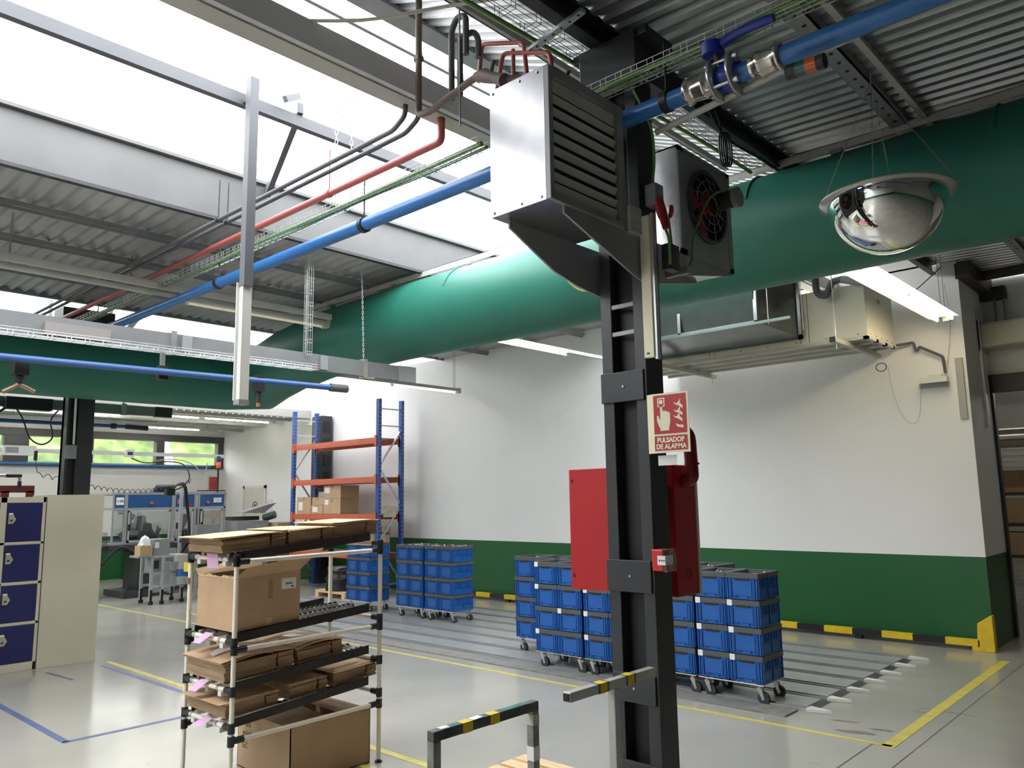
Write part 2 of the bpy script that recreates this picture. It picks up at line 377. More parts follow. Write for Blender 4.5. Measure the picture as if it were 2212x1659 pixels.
# purlins of the dark bay
b = MB(); b.box(-1.57, -1.46, YB, 10.8, 4.265, 4.275); b.box(-1.47, -1.46, YB, 10.8, 4.265, 4.33)
struct('trim_17', b, GSTEEL)
b = MB()
for i in range(60): b.cyl((-1.515, 2+i*.13, 4.262), (-1.515, 2+i*.13, 4.266), .012, 8)
struct('trim_18', b, BLK)
b = MB(); b.box(-1.37, -1.33, YB, 10.8, 4.26, 4.27); b.box(-1.355, -1.345, YB, 10.8, 4.27, 4.33); struct('trim_19', b, LBEAM)
for i, x in enumerate((.2, 1.8, 3.6, 5.4, 7.2)):
    b = MB(); b.box(x-.03, x+.03, YB, 10.8, rz(x)-.1, rz(x)-.02); struct('trim_%d' % (20+i), b, GSTEEL)
# serrated flashing over the first rooflight edge
b = MB(); y = YB
poly = [(0, 0)]
for i in range(130):
    poly += [(i*.17, .05), (i*.17+.12, .05), (i*.17+.13, .02), (i*.17+.17, .02)]
poly.append((130*.17, 0))
b.prism(poly, (-4.06, YB, 4.88), (0, 1, 0), (0, 0, 1), (-.03, 0, 0)); struct('trim_25', b, GSTEEL)
# rooflights
def rooflight(nm, x0, z0, x1, z1, bars, gm=None):
    w = thing(nm, '', '', ((x0+x1)/2, -1, z1)); del w['label']; del w['category']; w['kind'] = 'structure'
    f = MB()
    for y in bars: f.bar((x0, y, z0-.03), (x1, y, z1-.03), .05, .05)
    f.build('window_frame', GSTEEL, w)
    ys = [YB]+bars+[YW]
    for a, c in zip(ys[:-1], ys[1:]):
        g = MB(); g.add([(x0, a, z0), (x0, c, z0), (x1, c, z1), (x1, a, z1)], [(0, 1, 2, 3)]); g.build('pane', gm or ROOFG, w)
    return w
rooflight('window_2', -3.85, 5.04, -6.66, 4.78, [-8.5, -4.5, -.6, 8.1])
rooflight('window_3', -12.4, 5.0, -15.2, 4.75, [-6, 0, 5.4, 8.6], ROOFG2)
b = MB(); b.box(-13.45, -13.40, YB, YW, 4.45, 4.50)
b.bar((-12.6, 5.1, 4.85), (-14.9, 5.3, 4.3), .10, .05); b.bar((-12.6, 2.4, 4.85), (-14.9, 2.6, 4.3), .10, .05); b.box(-13.45, -13.41, 3.95, 3.99, 4.1, 4.9)
b.box(-13.45, -13.41, 4.85, 4.89, 4.1, 4.9); struct('trim_26', b, GSTEEL)
w = rooflight('window_4', -16.5, 3.76, -17.4, 3.71, [-8, -4, 0, 3.4])
# strut below the rooflight
b = MB(); b.bar((-5.25, 3.25, 4.84), (-6.62, 3.76, 4.66), .05, .09); b.bar((-5.15, 3.05, 4.80), (-5.2, 3.2, 4.9), .04, .05); struct('trim_27', b, UNDER)
# pale translucent panel in the low ceiling
b = MB(); b.box(-15.28, -15.18, YB, YW, 3.55, 3.72); struct('trim_28', b, LBEAM)
for i, x in enumerate((-16.3, -17.4, -18.5)):
    b = MB(); b.box(x-.04, x+.04, YB, YW, 3.72-.051*(-15.2-x)-.08, 3.72-.051*(-15.2-x)-.01); struct('trim_%d' % (29+i), b, LBEAM)
# pilaster and blackened column against the main wall
b = MB(); b.box(-15.35, -15.05, 9.86, YW, 3.4, 4.36); struct('trim_32', b, WHITE)
# floor joints
b = MB(); b.box(-1.815, -1.807, 2, 11, 0, .0012); b.box(-2.075, -2.065, 4.6, 5.9, 0, .0012); b.box(-2.1, -1.7, 7.03, 7.037, 0, .0012); b.box(-12, -1.81, 1.2, 1.206, 0, .0012); struct('trim_33', b, mat('dark joint filler', (.12, .12, .11), .6))
# doorframe like trims on the right wall end
b = MB(); b.box(-2.29, -2.215, 10.0, YW, 2.52, 3.22); struct('trim_34', b, mat('grey conduit cover', (.42, .41, .38), .4))
b = MB(); b.box(-2.18, -2.15, 10.70, 10.74, 2.45, 3.9); struct('trim_35', b, ALU)
# grass bank outside the far windows
def grass_mat():
    m = bpy.data.materials.new('meadow bank'); m.use_nodes = True; n = m.node_tree; b = n.nodes['Principled BSDF']; b.inputs['Roughness'].default_value = .9
    t = n.nodes.new('ShaderNodeTexCoord'); a = n.nodes.new('ShaderNodeTexNoise'); a.inputs['Scale'].default_value = 1.6; a.inputs['Detail'].default_value = 8
    r = n.nodes.new('ShaderNodeValToRGB'); e = r.color_ramp.elements; e[0].position = .35; e[0].color = (.025, .06, .008, 1); e[1].position = .62; e[1].color = (.10, .15, .025, 1)
    k = e.new(.5); k.color = (.06, .10, .015, 1); k2 = e.new(.75); k2.color = (.15, .13, .085, 1)
    n.links.new(t.outputs['Object'], a.inputs[0]); n.links.new(a.outputs[0], r.inputs[0]); n.links.new(r.outputs[0], b.inputs['Base Color']); return m
random.seed(5)
b = MB(); nx, ny = 14, 60; vs = []
for i in range(nx):
    for j in range(ny):
        x = -20.2-i*.9; y = -16+j*.75; z = -.3+min(1, i/10)*5.6+random.uniform(-.18, .18)*(i > 0); vs.append((x, y, z))
b.add(vs, [(i*ny+j, i*ny+j+1, (i+1)*ny+j+1, (i+1)*ny+j) for i in range(nx-1) for j in range(ny-1)], 0, True)
o = b.build('grass_bank', grass_mat()); tag(o, 'sunlit green grass bank rising outside the far strip windows', 'grass', kind='stuff')
b = MB(); b.tube([(-21.2, 9.4, 0.2), (-21.2, 9.45, 2.6), (-21.2, 9.3, 3.2), (-21.1, 9.0, 3.6)], .1, 12)
tag(b.build('outdoor_pipe', PLW), 'white bent pipe standing outside the last far window', 'pipe')

# ---------------------------------------------------------------- floor markings
def fline(name, segs, m, label):
    b = MB()
    for (x0, y0, x1, y1, w) in segs: b.bar((x0, y0, .001), (x1, y1, .001), w, .002)
    return tag(b.build(name, m), label, 'floor marking')
fline('floor_line', [(-1.97, 5.82, -1.97, 9.45, .085)], YELF, 'wide yellow floor line running toward the corner guard post')
fline('floor_line', [(-12.5, 5.93, -1.95, 5.87, .045)], YELF, 'thin yellow floor line along the front of the rail ramp')
fline('floor_line', [(-9.4, 3.58, -3.9, 3.58, .06), (-3.95, 3.55, -3.95, 2.6, .05)], YELF, 'yellow floor line passing behind the pipe rack')
fline('floor_line', [(-4.6, 3.30, -3.7, 3.32, .05)], YELF, 'short yellow floor line by the pipe rack foot')
fline('floor_line', [(-17, 5.4, -9.5, 5.5, .04)], YELF, 'thin yellow floor line in front of the assembly machine')
fline('floor_line', [(-10.5, 2.22, -6.5, 2.22, .055), (-6.5, 2.2, -6.5, 3.45, .05), (-9.2, 3.47, -6.5, 3.47, .055), (-9.3, 2.95, -8.7, 3.0, .03)], BLUF, 'dark blue floor line marking a bay before the lockers')
# ================================================================ overhead services
# ---- fluorescent fittings
def fitting(name, label, x, z, y0, y1, tubes, tm, rods, wide=.12, dbl=False, rodtop=None):
    t = thing(name, label, 'light fitting', (x, y1, z), 'fluorescent fittings')
    b = MB(); b.box(x-.03, x+.03, y0, y1, z+.03, z+.075); b.box(x-.035, x+.035, y1, y1+.06, z-.01, z+.085); b.build('trunking', LBEAM, t)
    b = MB()
    for a, c in tubes:
        b.add([(x-wide, a, z+.015), (x-wide, c, z+.015), (x-.03, c, z+.035), (x-.03, a, z+.035), (x+.03, a, z+.035), (x+.03, c, z+.035), (x+wide, c, z+.015), (x+wide, a, z+.015),
               (x-.03, a, z+.045), (x-.03, c, z+.045), (x+.03, c, z+.045), (x+.03, a, z+.045)],
              [(0, 1, 2, 3), (3, 2, 5, 4), (4, 5, 6, 7), (8, 9, 10, 11)])
    if wide: b.build('reflector', PLW, t)
    for a, c in tubes:
        for dx in ((-.075, .075) if dbl else (0,)):
            b = MB(); b.cyl((x+dx, a+.03, z), (x+dx, c-.03, z), 0.02 if dbl else .014, 12); tb = b.build('tube', tm, t)
            for yy in (a, c-.025):
                b = MB(); b.box(x+dx-.013, x+dx+.013, yy, yy+.025, z-.02, z+.03); b.build('lamp_holder', PLW, tb)
    for y in rods:
        b = MB(); zt = rodtop or ZR
        b.cyl((x-.02, y, z+.07), (x-.02, y, zt), .004, 6); b.cyl((x+.02, y, z+.07), (x+.02, y, zt), .004, 6); b.build('hanger_rod', GSTEEL, t)
    return t
fitting('fluorescent_light', 'bright twin fluorescent light beside the cream ventilation unit, nearest the doorway', -2.27, 3.62, 6.36, 9.72, [(6.5, 8.1), (8.1, 9.66)], TUBEW, (9.62, 7.0), .15, True)
fitting('fluorescent_light', 'lit fluorescent tube peeping out below the green duct left of the black column', -6.82, 3.70, 6.4, 9.9, [(7.0, 8.56)], TUBEM, (7.6, 9.7), .05)
fitting('fluorescent_light', 'long lit fluorescent light above the blue and orange pallet rack', -10.3, 3.62, 6.36, 9.74, [(6.72, 8.22), (8.24, 9.7)], TUBEM, (9.66,), .05)
fitting('fluorescent_light', 'unlit fluorescent fitting under the corrugated roof at left', -8.0, 3.80, .9, 5.37, [(3.64, 5.34)], TUBEO, (2.0, 4.4), .05)
fitting('fluorescent_light', 'dim fluorescent fitting at the far left edge under the roof', -8.0, 3.69, -1.5, .70, [(-1.1, .66)], TUBEO, (0.2,), .05)
fitting('fluorescent_light', 'fluorescent light in the low ceiling shining on the far end of the white wall', -16.68, 3.56, 3.5, 9.8, [(4.6, 6.2), (6.4, 8.0), (8.1, 9.7)], TUBEB, (9.5, 5), .05, rodtop=3.68)
fitting('fluorescent_light', 'thin fluorescent light in the low ceiling beyond the green duct', -18.3, 3.45, 0, 9.3, [(2, 3.6), (4.4, 6), (7.2, 8.8)], TUBEB, (9, 4), .05, rodtop=3.6)
for k, y in enumerate((13.5, 17, 20.5)):
    t = thing('hall_light', 'white strip light in the neighbouring hall, %s' % ('nearest the doorway', 'middle of the three', 'farthest from the doorway')[k], 'light fitting', (-1, y, 4.0), 'hall strip lights')
    b = MB(); b.box(-5, 3, y-.1, y+.1, 4.03, 4.1); b.build('housing', PLW, t)
    b = MB(); b.cyl((-4.9, y, 4.0), (2.9, y, 4.0), .03, 12); b.build('tube', TUBEM, t)
# white trunking beam that runs under the corrugated roof
b = MB(); b.box(-7.93, -7.88, -3, 5.38, 3.875, 3.94); tag(b.build('trunking_beam', LBEAM), 'pale grey beam running under the corrugated roof above the unlit light', 'beam')

# ---- green textile duct: one L, straight piece, elbow, lower branch
t = thing('textile_duct', 'large green fabric air duct turning a corner under the roof', 'air duct', (-3, 5.84, 3.34))
b = MB(); pts = [(3.5, 5.84, 3.77), (-7.2, 5.84, 3.77), (-8.6, 5.84, 3.74), (-9.5, 5.85, 3.65), (-10.1, 5.90, 3.56), (-10.52, 5.98, 3.50), (-10.66, 5.5, 3.47), (-10.66, 3, 3.47), (-10.66, -7, 3.47)]
b.tube(pts, .435, 40); b.build('fabric_tube', DUCT, t)
for (y0, z0, x) in ((5.45, 4.0, -5.95), (5.45, 4.0, -2.55), (5.45, 4.0, -.9), (5.45, 4.0, .8)):
    b = MB(); arc = [(x, 5.84-.44*math.sin(a), 3.77+.44*math.cos(a)) for a in [k*.12 for k in range(1, 11)]]; b.tube(arc, .008, 6); b.build('seam', DUCT, t)
b = MB(); arc = [(-8.35-.04*k, 5.84-.437*math.sin(a), 3.745+.437*math.cos(a)) for k, a in enumerate([1.3+k*.12 for k in range(9)])]; b.tube(arc, .006, 6); b.build('seam', DUCT, t)
t = thing('duct_rail', 'pale angle rail under the roof that carries the green duct', 'rail', (-3, 5.8, 4.26))
b = MB(); b.box(-9.8, 3.5, 5.74, 5.745, 4.225, 4.29); b.box(-9.8, 3.5, 5.74, 5.78, 4.285, 4.29); b.build('angle', LBEAM, t)
b = MB(); b.box(-9.5, 3.5, 5.80, 5.825, 4.195, 4.225); b.build('track', ALU, t)
for i in range(8):
    b = MB(); b.box(-8.5+i*1.3, -8.42+i*1.3, 5.72, 5.80, 4.20, 4.235); b.build('hook', GSTEEL, t)

# ---- pipes and trays along the hall (X direction)
def pipe(name, pts, r, m, label, cat='pipe', n=14, clamps=(), cm=None, rd=.04):
    if not clamps:
        b = MB(); b.tube(bend(pts, rd) if len(pts) > 2 else pts, r, n); return tag(b.build(name, m), label, cat)
    t = thing(name, label, cat, pts[0]); b = MB(); b.tube(bend(pts, rd) if len(pts) > 2 else pts, r, n); b.build('pipe_run', m, t)
    for c in clamps:
        b = MB(); c = Vector(c); ax = Vector((1, 0, 0)) if abs(pts[0][0]-pts[-1][0]) > abs(pts[0][1]-pts[-1][1]) else Vector((0, 1, 0))
        b.cyl(c-ax*.02, c+ax*.02, r*1.22, 16); b.cyl(c+Vector((0, 0, r)), c+Vector((0, 0, .35)), .006, 6); b.build('clamp', cm or BLK, t)
    return t
t = pipe('compressed_air_pipe', [(-10.18, 3.37, 3.705), (3, 3.37, 3.72)], .047, BLUEP, 'long blue compressed air pipe crossing in front of the black column', clamps=[(-4.55, 3.37, 3.71), (-6.75, 3.37, 3.71), (-9.7, 3.37, 3.705), (-1.98, 3.37, 3.72)])
# ball valve on it
v = thing('ball_valve', 'steel flanged ball valve with a dark blue lever on the blue pipe', 'valve', (-1.62, 3.37, 3.72))
b = MB()
b.lathe((-1.86, 3.37, 3.72), [(.048, 0), (.066, .002), (.068, .02), (.056, .03), (.058, .05), (.060, .09), (.064, .10), (.064, .112), (.055, .12), (.055, .15)], 28, 0, (1, 0, 0)); b.build('coupling', STL, v)
b = MB(); b.lathe((-1.36, 3.37, 3.72), [(.048, 0), (.066, .002), (.068, .02), (.056, .03), (.058, .05), (.060, .09), (.064, .10), (.064, .112), (.055, .12), (.055, .15)], 28, 0, (-1, 0, 0)); b.build('coupling', STL, v)
for x in (-1.70, -1.60):
    b = MB(); b.lathe((x, 3.37, 3.72), [(.04, 0), (.105, 0), (.105, .016), (.04, .016)], 32, 0, (1, 0, 0)); b.build('flange', GALV, v)
b = MB(); b.lathe((-1.70, 3.37, 3.72), [(.05, 0), (.06, .03), (.072, .06), (.06, .10), (.05, .14)], 24, 0, (1, 0, 0)); b.build('valve_body', NAVYP, v)
b = MB()
for k in range(4):
    a = PI/4+k*PI/2; y, z = 3.37+.085*math.cos(a), 3.72+.085*math.sin(a); b.cyl((-1.725, y, z), (-1.56, y, z), .009, 8); b.cyl((-1.575, y, z), (-1.555, y, z), .016, 6)
b.build('flange_bolts', GALV, v)
b = MB(); b.cyl((-1.655, 3.33, 3.76), (-1.665, 3.30, 3.86), .02, 10); b.build('stem', DKG, v)
b = MB(); b.cyl((-1.67, 3.30, 3.82), (-1.67, 3.295, 3.875), .055, 24); b.tube(smooth_pts([(-1.66, 3.30, 3.85), (-1.58, 3.30, 3.87), (-1.47, 3.30, 3.88), (-1.36, 3.30, 3.875)], 5), [.034, .032, .030, .028, .026, .025, .024, .024, .024, .024, .024, .024, .024, .024, .022, .020], 12); b.build('lever', NAVYP, v)
# little in-line beacon
t = thing('pipe_marker_lamp', 'small dark cylinder with a green and an orange band below the blue pipe', 'lamp')
t.location = (-1.23, 3.30, 3.58)
a0 = Vector((-1.315, 3.3, 3.585)); a1 = Vector((-1.145, 3.3, 3.575)); seg = lambda k: a0.lerp(a1, k)
for nm, k0, k1, m, r in (('end_cap', 0, .25, BLK, .034), ('green_band', .25, .52, mat('dark green lens', (.01, .09, .08), .2), .033), ('orange_band', .52, .8, mat('orange lens', (.5, .08, .02), .2), .033), ('end_cap', .8, 1, BLK, .034)):
    b = MB(); b.cyl(seg(k0), seg(k1), r, 20); b.build(nm, m, t)
pipe('grey_conduit', [(-2.1, 3.45, 3.62), (-1.0, 3.40, 3.70), (2.5, 3.40, 3.72)], .017, LBEAM, 'thin grey conduit running behind the ball valve', rd=.1)
pipe('fire_water_pipe', [(-11.5, 3.3, 4.03), (-7.2, 3.3, 4.03), (-3.63, 3.3, 4.03), (-3.63, 3.3, 4.35)], .026, REDP, 'long faded red pipe crossing the rooflight', clamps=[(-4.9, 3.3, 4.03), (-8.6, 3.3, 4.03)], cm=REDP)
pipe('heating_pipe', [(-12.5, 3.1, 4.06), (-3.75, 3.1, 4.06), (-3.62, 3.1, 4.12), (-3.62, 3.1, 4.32)], .017, DARKP, 'lower of the twin dark pipes crossing the rooflight', clamps=[(-6.1, 3.1, 4.06)])
pipe('heating_pipe', [(-12.5, 3.02, 4.06), (-3.78, 3.02, 4.06), (-3.66, 3.02, 4.12), (-3.66, 3.02, 4.32)], .017, DARKP, 'upper of the twin dark pipes crossing the rooflight', clamps=[(-6.1, 3.02, 4.06)])
def wire_tray(name, p, q, w, h, label, m=ZINC, step=.1, r=.0025, flip=1, cable=None, ndir=None, up=(0, 0, 1)):
    """open wire basket running p to q, w wide, h high"""
    t = thing(name, label, 'cable tray', p); p = Vector(p); q = Vector(q); L = (q-p).length; d = (q-p)/L; u = Vector(up); a = d.cross(u).normalized()
    b = MB()
    for (s, k) in ((-.5, 1), (-.5, .5), (-.5, 0), (-.17, 0), (.17, 0), (.5, 0), (.5, .5), (.5, 1)): b.cyl(p+a*w*s+u*h*k, q+a*w*s+u*h*k, r, 5)
    for i in range(int(L/step)+1):
        for e in (0, .012):
            c = p+d*min(L, i*step+e*3); b.tube([c-a*w*.5+u*h, c-a*w*.5, c+a*w*.5, c+a*w*.5+u*h], r, 4, cap=False)
    b.build('wire_basket', m, t)
    if cable:
        for (s, rr, hh) in cable:
            c = MB(); pts = [p+d*L*i/14+a*(w*s+.01*math.sin(i*1.9+s*9))+u*(rr+hh+.004*math.sin(i*2.7)) for i in range(15)]; c.tube(smooth_pts(pts, 3), rr, 8); c.build('cable_bundle', GCAB, t)
    return t
wire_tray('cable_tray', (-13.0, 3.36, 3.90), (-3.3, 3.36, 3.90), .10, .06, 'wire cable tray with green cables running left of the metal heater', cable=[(.1, .018, 0), (-.25, .012, 0)])
wire_tray('cable_tray', (-2.75, 3.36, 3.90), (1.2, 3.36, 3.90), .10, .06, 'wire cable tray with green cables crossing the top of the black column', cable=[(.3, .012, 0), (-.3, .013, 0), (.45, .010, .0)])
wire_tray('cable_tray', (-2.66, -2, 4.22), (-2.56, 5.70, 4.26), .12, .06, 'wire cable tray running beside the dark roof beam toward the duct', m=UNDER, step=.2, r=.002, cable=[(-.45, .014, -.03)])
wire_tray('cable_tray', (-6.93, -3, 3.00), (-6.85, 4.48, 3.03), .10, .05, 'white wire cable tray hanging below the aluminium busbar', cable=None, step=.14, r=.003)
wire_tray('cable_tray', (-6.98, 4.45, 3.2), (-6.98, 4.45, 4.7), .08, .05, 'vertical wire ladder tray dropping to the busbar', step=.13, up=(0, 1, 0))
wire_tray('cable_tray', (-12.2, -1, 2.93), (-12.0, 5.1, 2.93), .10, .05, 'wire tray below the dark green busbar in the back bay', m=GSTEEL, step=.3)

# ---- aluminium busbar with blocks, chain and its blue pipe
t = thing('busbar', 'long aluminium busbar trunking hung by a chain', 'busbar', (-7, 5.2, 3.06))
b = MB(); b.box(-7.04, -6.98, -4, 5.74, 3.06, 3.23); b.build('trunking', BUSB, t)
b = MB(); b.box(-7.05, -6.97, 5.68, 5.93, 3.055, 3.235); b.build('end_cap', GSTEEL, t)
b = MB(); b.box(-6.98, -6.93, 2.02, 2.52, 3.07, 3.17); b.build('feed_box', mat('brown grey box', (.27, .25, .24), .5), t)
for y in (.9, 3.15, 4.62):
    b = MB(); b.box(-6.98, -6.955, y, y+.09, 3.07, 3.22); b.build('tap_off_box', GSTEEL, t)
for y in (3.05, 5.18):
    b = MB(); b.box(-7.06, -6.96, y, y+.05, 3.04, 3.25); b.box(-6.96, -6.93, y+.03, y+.12, 3.03, 3.05); b.build('hanger_bracket', GALV, t)
def chain(name, p, q, label, link=.04, r=.003, m=ZINC):
    p = Vector(p); q = Vector(q); L = (q-p).length; n = max(2, int(L/(link*.75))); d = (q-p)/L; a = d.orthogonal().normalized(); c2 = d.cross(a); b = MB()
    for i in range(n):
        c = p+d*L*(i+.5)/n; s = a if i % 2 else c2
        ring = [c+d*math.cos(k*PI/4)*link*.5+s*math.sin(k*PI/4)*link*.22 for k in range(9)]; b.tube(ring, r, 4, cap=False)
    return tag(b.build(name, m), label, 'chain')
chain('busbar_chain', (-7.0, 5.2, 3.25), (-7.0, 5.16, 4.30), 'thin steel chain holding the end of the aluminium busbar')
chain('hanging_chain', (-4.92, 3.37, 3.96), (-4.92, 3.37, 4.88), 'left of two chains hanging in the rooflight', link=.05)
chain('hanging_chain', (-4.72, 3.37, 3.96), (-4.72, 3.37, 4.88), 'right of two chains hanging in the rooflight', link=.05)
t = pipe('branch_air_pipe', [(-7.15, -4, 2.80), (-6.72, 4.6, 2.85)], .03, BLUEB, 'blue branch air pipe below the white wire tray')
b = MB(); b.cyl((-6.72, 4.58, 2.85), (-6.715, 4.78, 2.852), .042, 16); tag(b.build('pipe_end_cap', DARKP), 'dark cap on the end of the branch air pipe', 'pipe cap')
t = thing('air_outlet', 'black air outlet with a brass Y fitting on the blue branch pipe', 'air outlet', (-7.0, 1.87, 2.62))
b = MB(); b.box(-7.03, -6.93, 1.83, 1.93, 2.72, 2.87); b.cyl((-6.98, 1.88, 2.66), (-6.98, 1.88, 2.73), .03, 12); b.build('outlet_body', BLK, t)
b = MB(); b.cyl((-6.98, 1.88, 2.70), (-6.98, 1.86, 2.63), .016, 10); b.cyl((-6.98, 1.88, 2.65), (-6.98, 1.77, 2.58), .018, 10); b.cyl((-6.98, 1.88, 2.65), (-6.98, 1.99, 2.60), .018, 10); b.build('brass_fitting', mat('dull brass', (.35, .25, .17), .35, metal=.7), t)
t = thing('air_outlet', 'black air outlet under the hanging bracket of the busbar', 'air outlet', (-6.9, 2.93, 2.8))
b = MB(); b.box(-6.90, -6.83, 2.90, 2.98, 2.78, 2.90); b.build('outlet_body', BLK, t)
b = MB(); b.box(-6.88, -6.86, 2.92, 2.96, 2.90, 3.02); b.build('bracket', GALV, t)
t = thing('air_outlet', 'black air outlet with a copper tip beside the hanging white profile', 'air outlet', (-6.8, 3.85, 2.6))
b = MB(); b.box(-6.83, -6.74, 3.78, 3.86, 2.74, 2.90); b.cyl((-6.78, 3.82, 2.64), (-6.78, 3.82, 2.76), .028, 12); b.build('outlet_body', BLK, t)
b = MB(); b.cyl((-6.78, 3.82, 2.60), (-6.78, 3.82, 2.65), .02, 10); b.build('copper_tip', mat('copper tip', (.45, .2, .1), .4, metal=.6), t)
# back bay busbar and pipe
t = thing('busbar', 'dark green busbar trunking in the back bay behind the second column', 'busbar', (-12, 5, 3.0))
b = MB(); b.box(-12.02, -11.96, -4, 5.1, 3.02, 3.15); b.build('trunking', mat('green grey trunking', (.13, .17, .16), .5), t)
b = MB(); b.box(-12.04, -11.94, 5.05, 5.3, 3.01, 3.16); b.build('end_cap', BLK, t)
b = MB(); b.box(-11.96, -11.80, 3.05, 3.6, 2.98, 3.14); b.build('feed_box', BLK, t)
b = MB(); b.box(-11.97, -11.93, 4.55, 4.62, 3.0, 3.17); b.cyl((-12, 4.6, 3.15), (-12, 4.6, 3.6), .012, 6); b.build('hanger_bracket', GSTEEL, t)
t = thing('branch_air_pipe', 'dark blue air pipe with black end taps in the back bay', 'pipe', (-11.8, 4.7, 2.78))
b = MB(); b.cyl((-12.2, -4, 2.82), (-11.76, 4.62, 2.82), .028, 14); b.build('pipe_run', mat('deep blue pipe', (.03, .09, .28), .35), t)
b = MB(); b.cyl((-11.77, 4.35, 2.82), (-11.76, 4.42, 2.82), .045, 14); b.cyl((-11.75, 4.55, 2.82), (-11.75, 4.86, 2.81), .04, 14); b.build('end_tap', BLK, t)
b = MB(); b.tube([(-11.74, 3.98, 2.86), (-11.72, 4.0, 2.80), (-11.70, 4.08, 2.76)], .028, 10); b.build('outlet_tap', BLK, t)
tag(MB().tube([(-19.30, -3, 2.62), (-19.3, 9.6, 2.62)], .03, 12).build('air_pipe', BLUEP), 'blue air pipe running along the sill of the far windows', 'pipe')
tag(MB().box(-16.03, -15.97, 3.2, 8.25, 2.66, 2.73).build('trunking', PLW), 'white cable trunking hanging before the far windows, right half', 'cable trunking')
t = thing('control_box', 'white control box with a grey screen hanging before the far windows', 'control box', (-16, 4.4, 2.6))
b = MB(); b.box(-15.98, -15.86, 4.10, 4.62, 2.60, 2.77); b.build('housing', PLW, t)
b = MB(); b.box(-15.865, -15.855, 4.14, 4.34, 2.64, 2.74); b.build('screen', MGR, t)
t = thing('control_box', 'small white socket box on the far cable trunking above the machine', 'control box', (-15.9, 6.3, 2.6))
b = MB(); b.box(-15.97, -15.87, 6.18, 6.34, 2.62, 2.76); b.build('housing', PLW, t)
b = MB(); b.box(-15.875, -15.865, 6.21, 6.31, 2.66, 2.72); b.build('screen', DKG, t)

# ---- white vertical profile hanging from the rooflight
t = thing('hanging_profile', 'tall white aluminium profile hanging down from the rooflight', 'profile', (-5.2, 2.78, 2.4))
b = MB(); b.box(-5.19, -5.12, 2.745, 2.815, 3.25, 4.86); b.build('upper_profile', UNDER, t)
b = MB(); b.box(-5.21, -5.14, 2.75, 2.82, 2.42, 3.28); b.box(-5.20, -5.19, 2.73, 2.75, 2.42, 3.28); b.build('lower_cover', PLW, t)
b = MB(); b.box(-5.265, -5.19, 2.76, 2.80, 4.70, 4.74); b.build('fixing_bracket', UNDER, t)
b = MB(); b.box(-5.215, -5.135, 2.745, 2.825, 2.39, 2.425); b.build('end_cap', GSTEEL, t)

# ---- piping above the wall heater
pipe('supply_pipe', [(-3.39, 2.9, 5.0), (-3.39, 2.9, 3.98), (-3.26, 2.88, 3.95), (-2.86, 2.86, 4.00), (-2.66, 2.84, 3.90), (-2.45, 2.9, 3.84)], .020, BROWNP, 'dusty brown pipe coming down to the metal heater', clamps=[(-3.39, 2.9, 4.34)], cm=BROWNP)
b = MB(); b.tube([(-2.86, 2.86, 4.0), (-2.78, 2.85, 3.97), (-2.70, 2.84, 3.92), (-2.62, 2.83, 3.87)], [.026, .04, .03, .038], 12); b.cyl((-2.74, 2.84, 3.93), (-2.70, 2.83, 4.02), .012, 8); tag(b.build('angle_valve', BROWNP), 'rusty brown valve on the pipe at the corner of the metal heater', 'valve')
pipe('expansion_loop', [(-3.10, 2.9, 3.97), (-3.10, 2.9, 4.40), (-3.05, 2.9, 4.46), (-2.98, 2.9, 4.44), (-2.98, 2.9, 4.2)], .018, DARKP, 'dark lagged pipe loop left of the metal heater')
pipe('expansion_loop', [(-3.03, 2.9, 3.97), (-3.03, 2.9, 4.32), (-2.97, 2.95, 4.36), (-2.93, 2.95, 4.30), (-2.93, 2.95, 4.18)], .018, DARKP, 'second dark lagged pipe loop, nearer the heater')
pipe('return_pipe', [(-3.08, 3.1, 4.15), (-3.05, 3.1, 4.38), (-2.72, 3.1, 4.25), (-2.70, 3.1, 4.05)], .013, REDP, 'upper dull red pipe loop above the metal heater')
pipe('return_pipe', [(-2.93, 3.1, 4.05), (-2.88, 3.1, 4.25), (-2.53, 3.1, 4.11), (-2.50, 3.1, 3.8)], .013, REDP, 'lower dull red pipe loop above the metal heater')
pipe('return_pipe', [(-2.80, 3.1, 4.24), (-2.80, 3.1, 4.05), (-2.78, 3.05, 3.95)], .012, REDP, 'short red drop pipe between the two red loops')
tag(MB().cyl((-2.98, 2.85, 5.0), (-2.98, 2.85, 3.75), .005, 6).build('hanger_rod', GSTEEL), 'thin threaded rod hanging left of the metal heater', 'rod')
b = MB(); p, q = Vector((-2.26, 3.05, 4.21)), Vector((-2.72, 3.12, 4.19)); b.bar(p, q, .04, .02)
for k in range(7):
    c = p.lerp(q, (k+.5)/7); b.cyl(c+Vector((0, -.002, -.012)), c+Vector((0, -.002, -.0085)), .008, 8, 1)
tag(b.build('slotted_strut', [GALV, BLK]), 'slotted galvanised strut reaching out from the dark roof beam', 'strut')
pipe('grey_hose', [(-3.6, 2.2, 4.36), (-3.3, 2.45, 4.34), (-3.0, 2.7, 4.40), (-2.6, 2.9, 4.38)], .010, LBEAM, 'thin grey hose looping between the rooflight beams', 'hose', rd=.15)

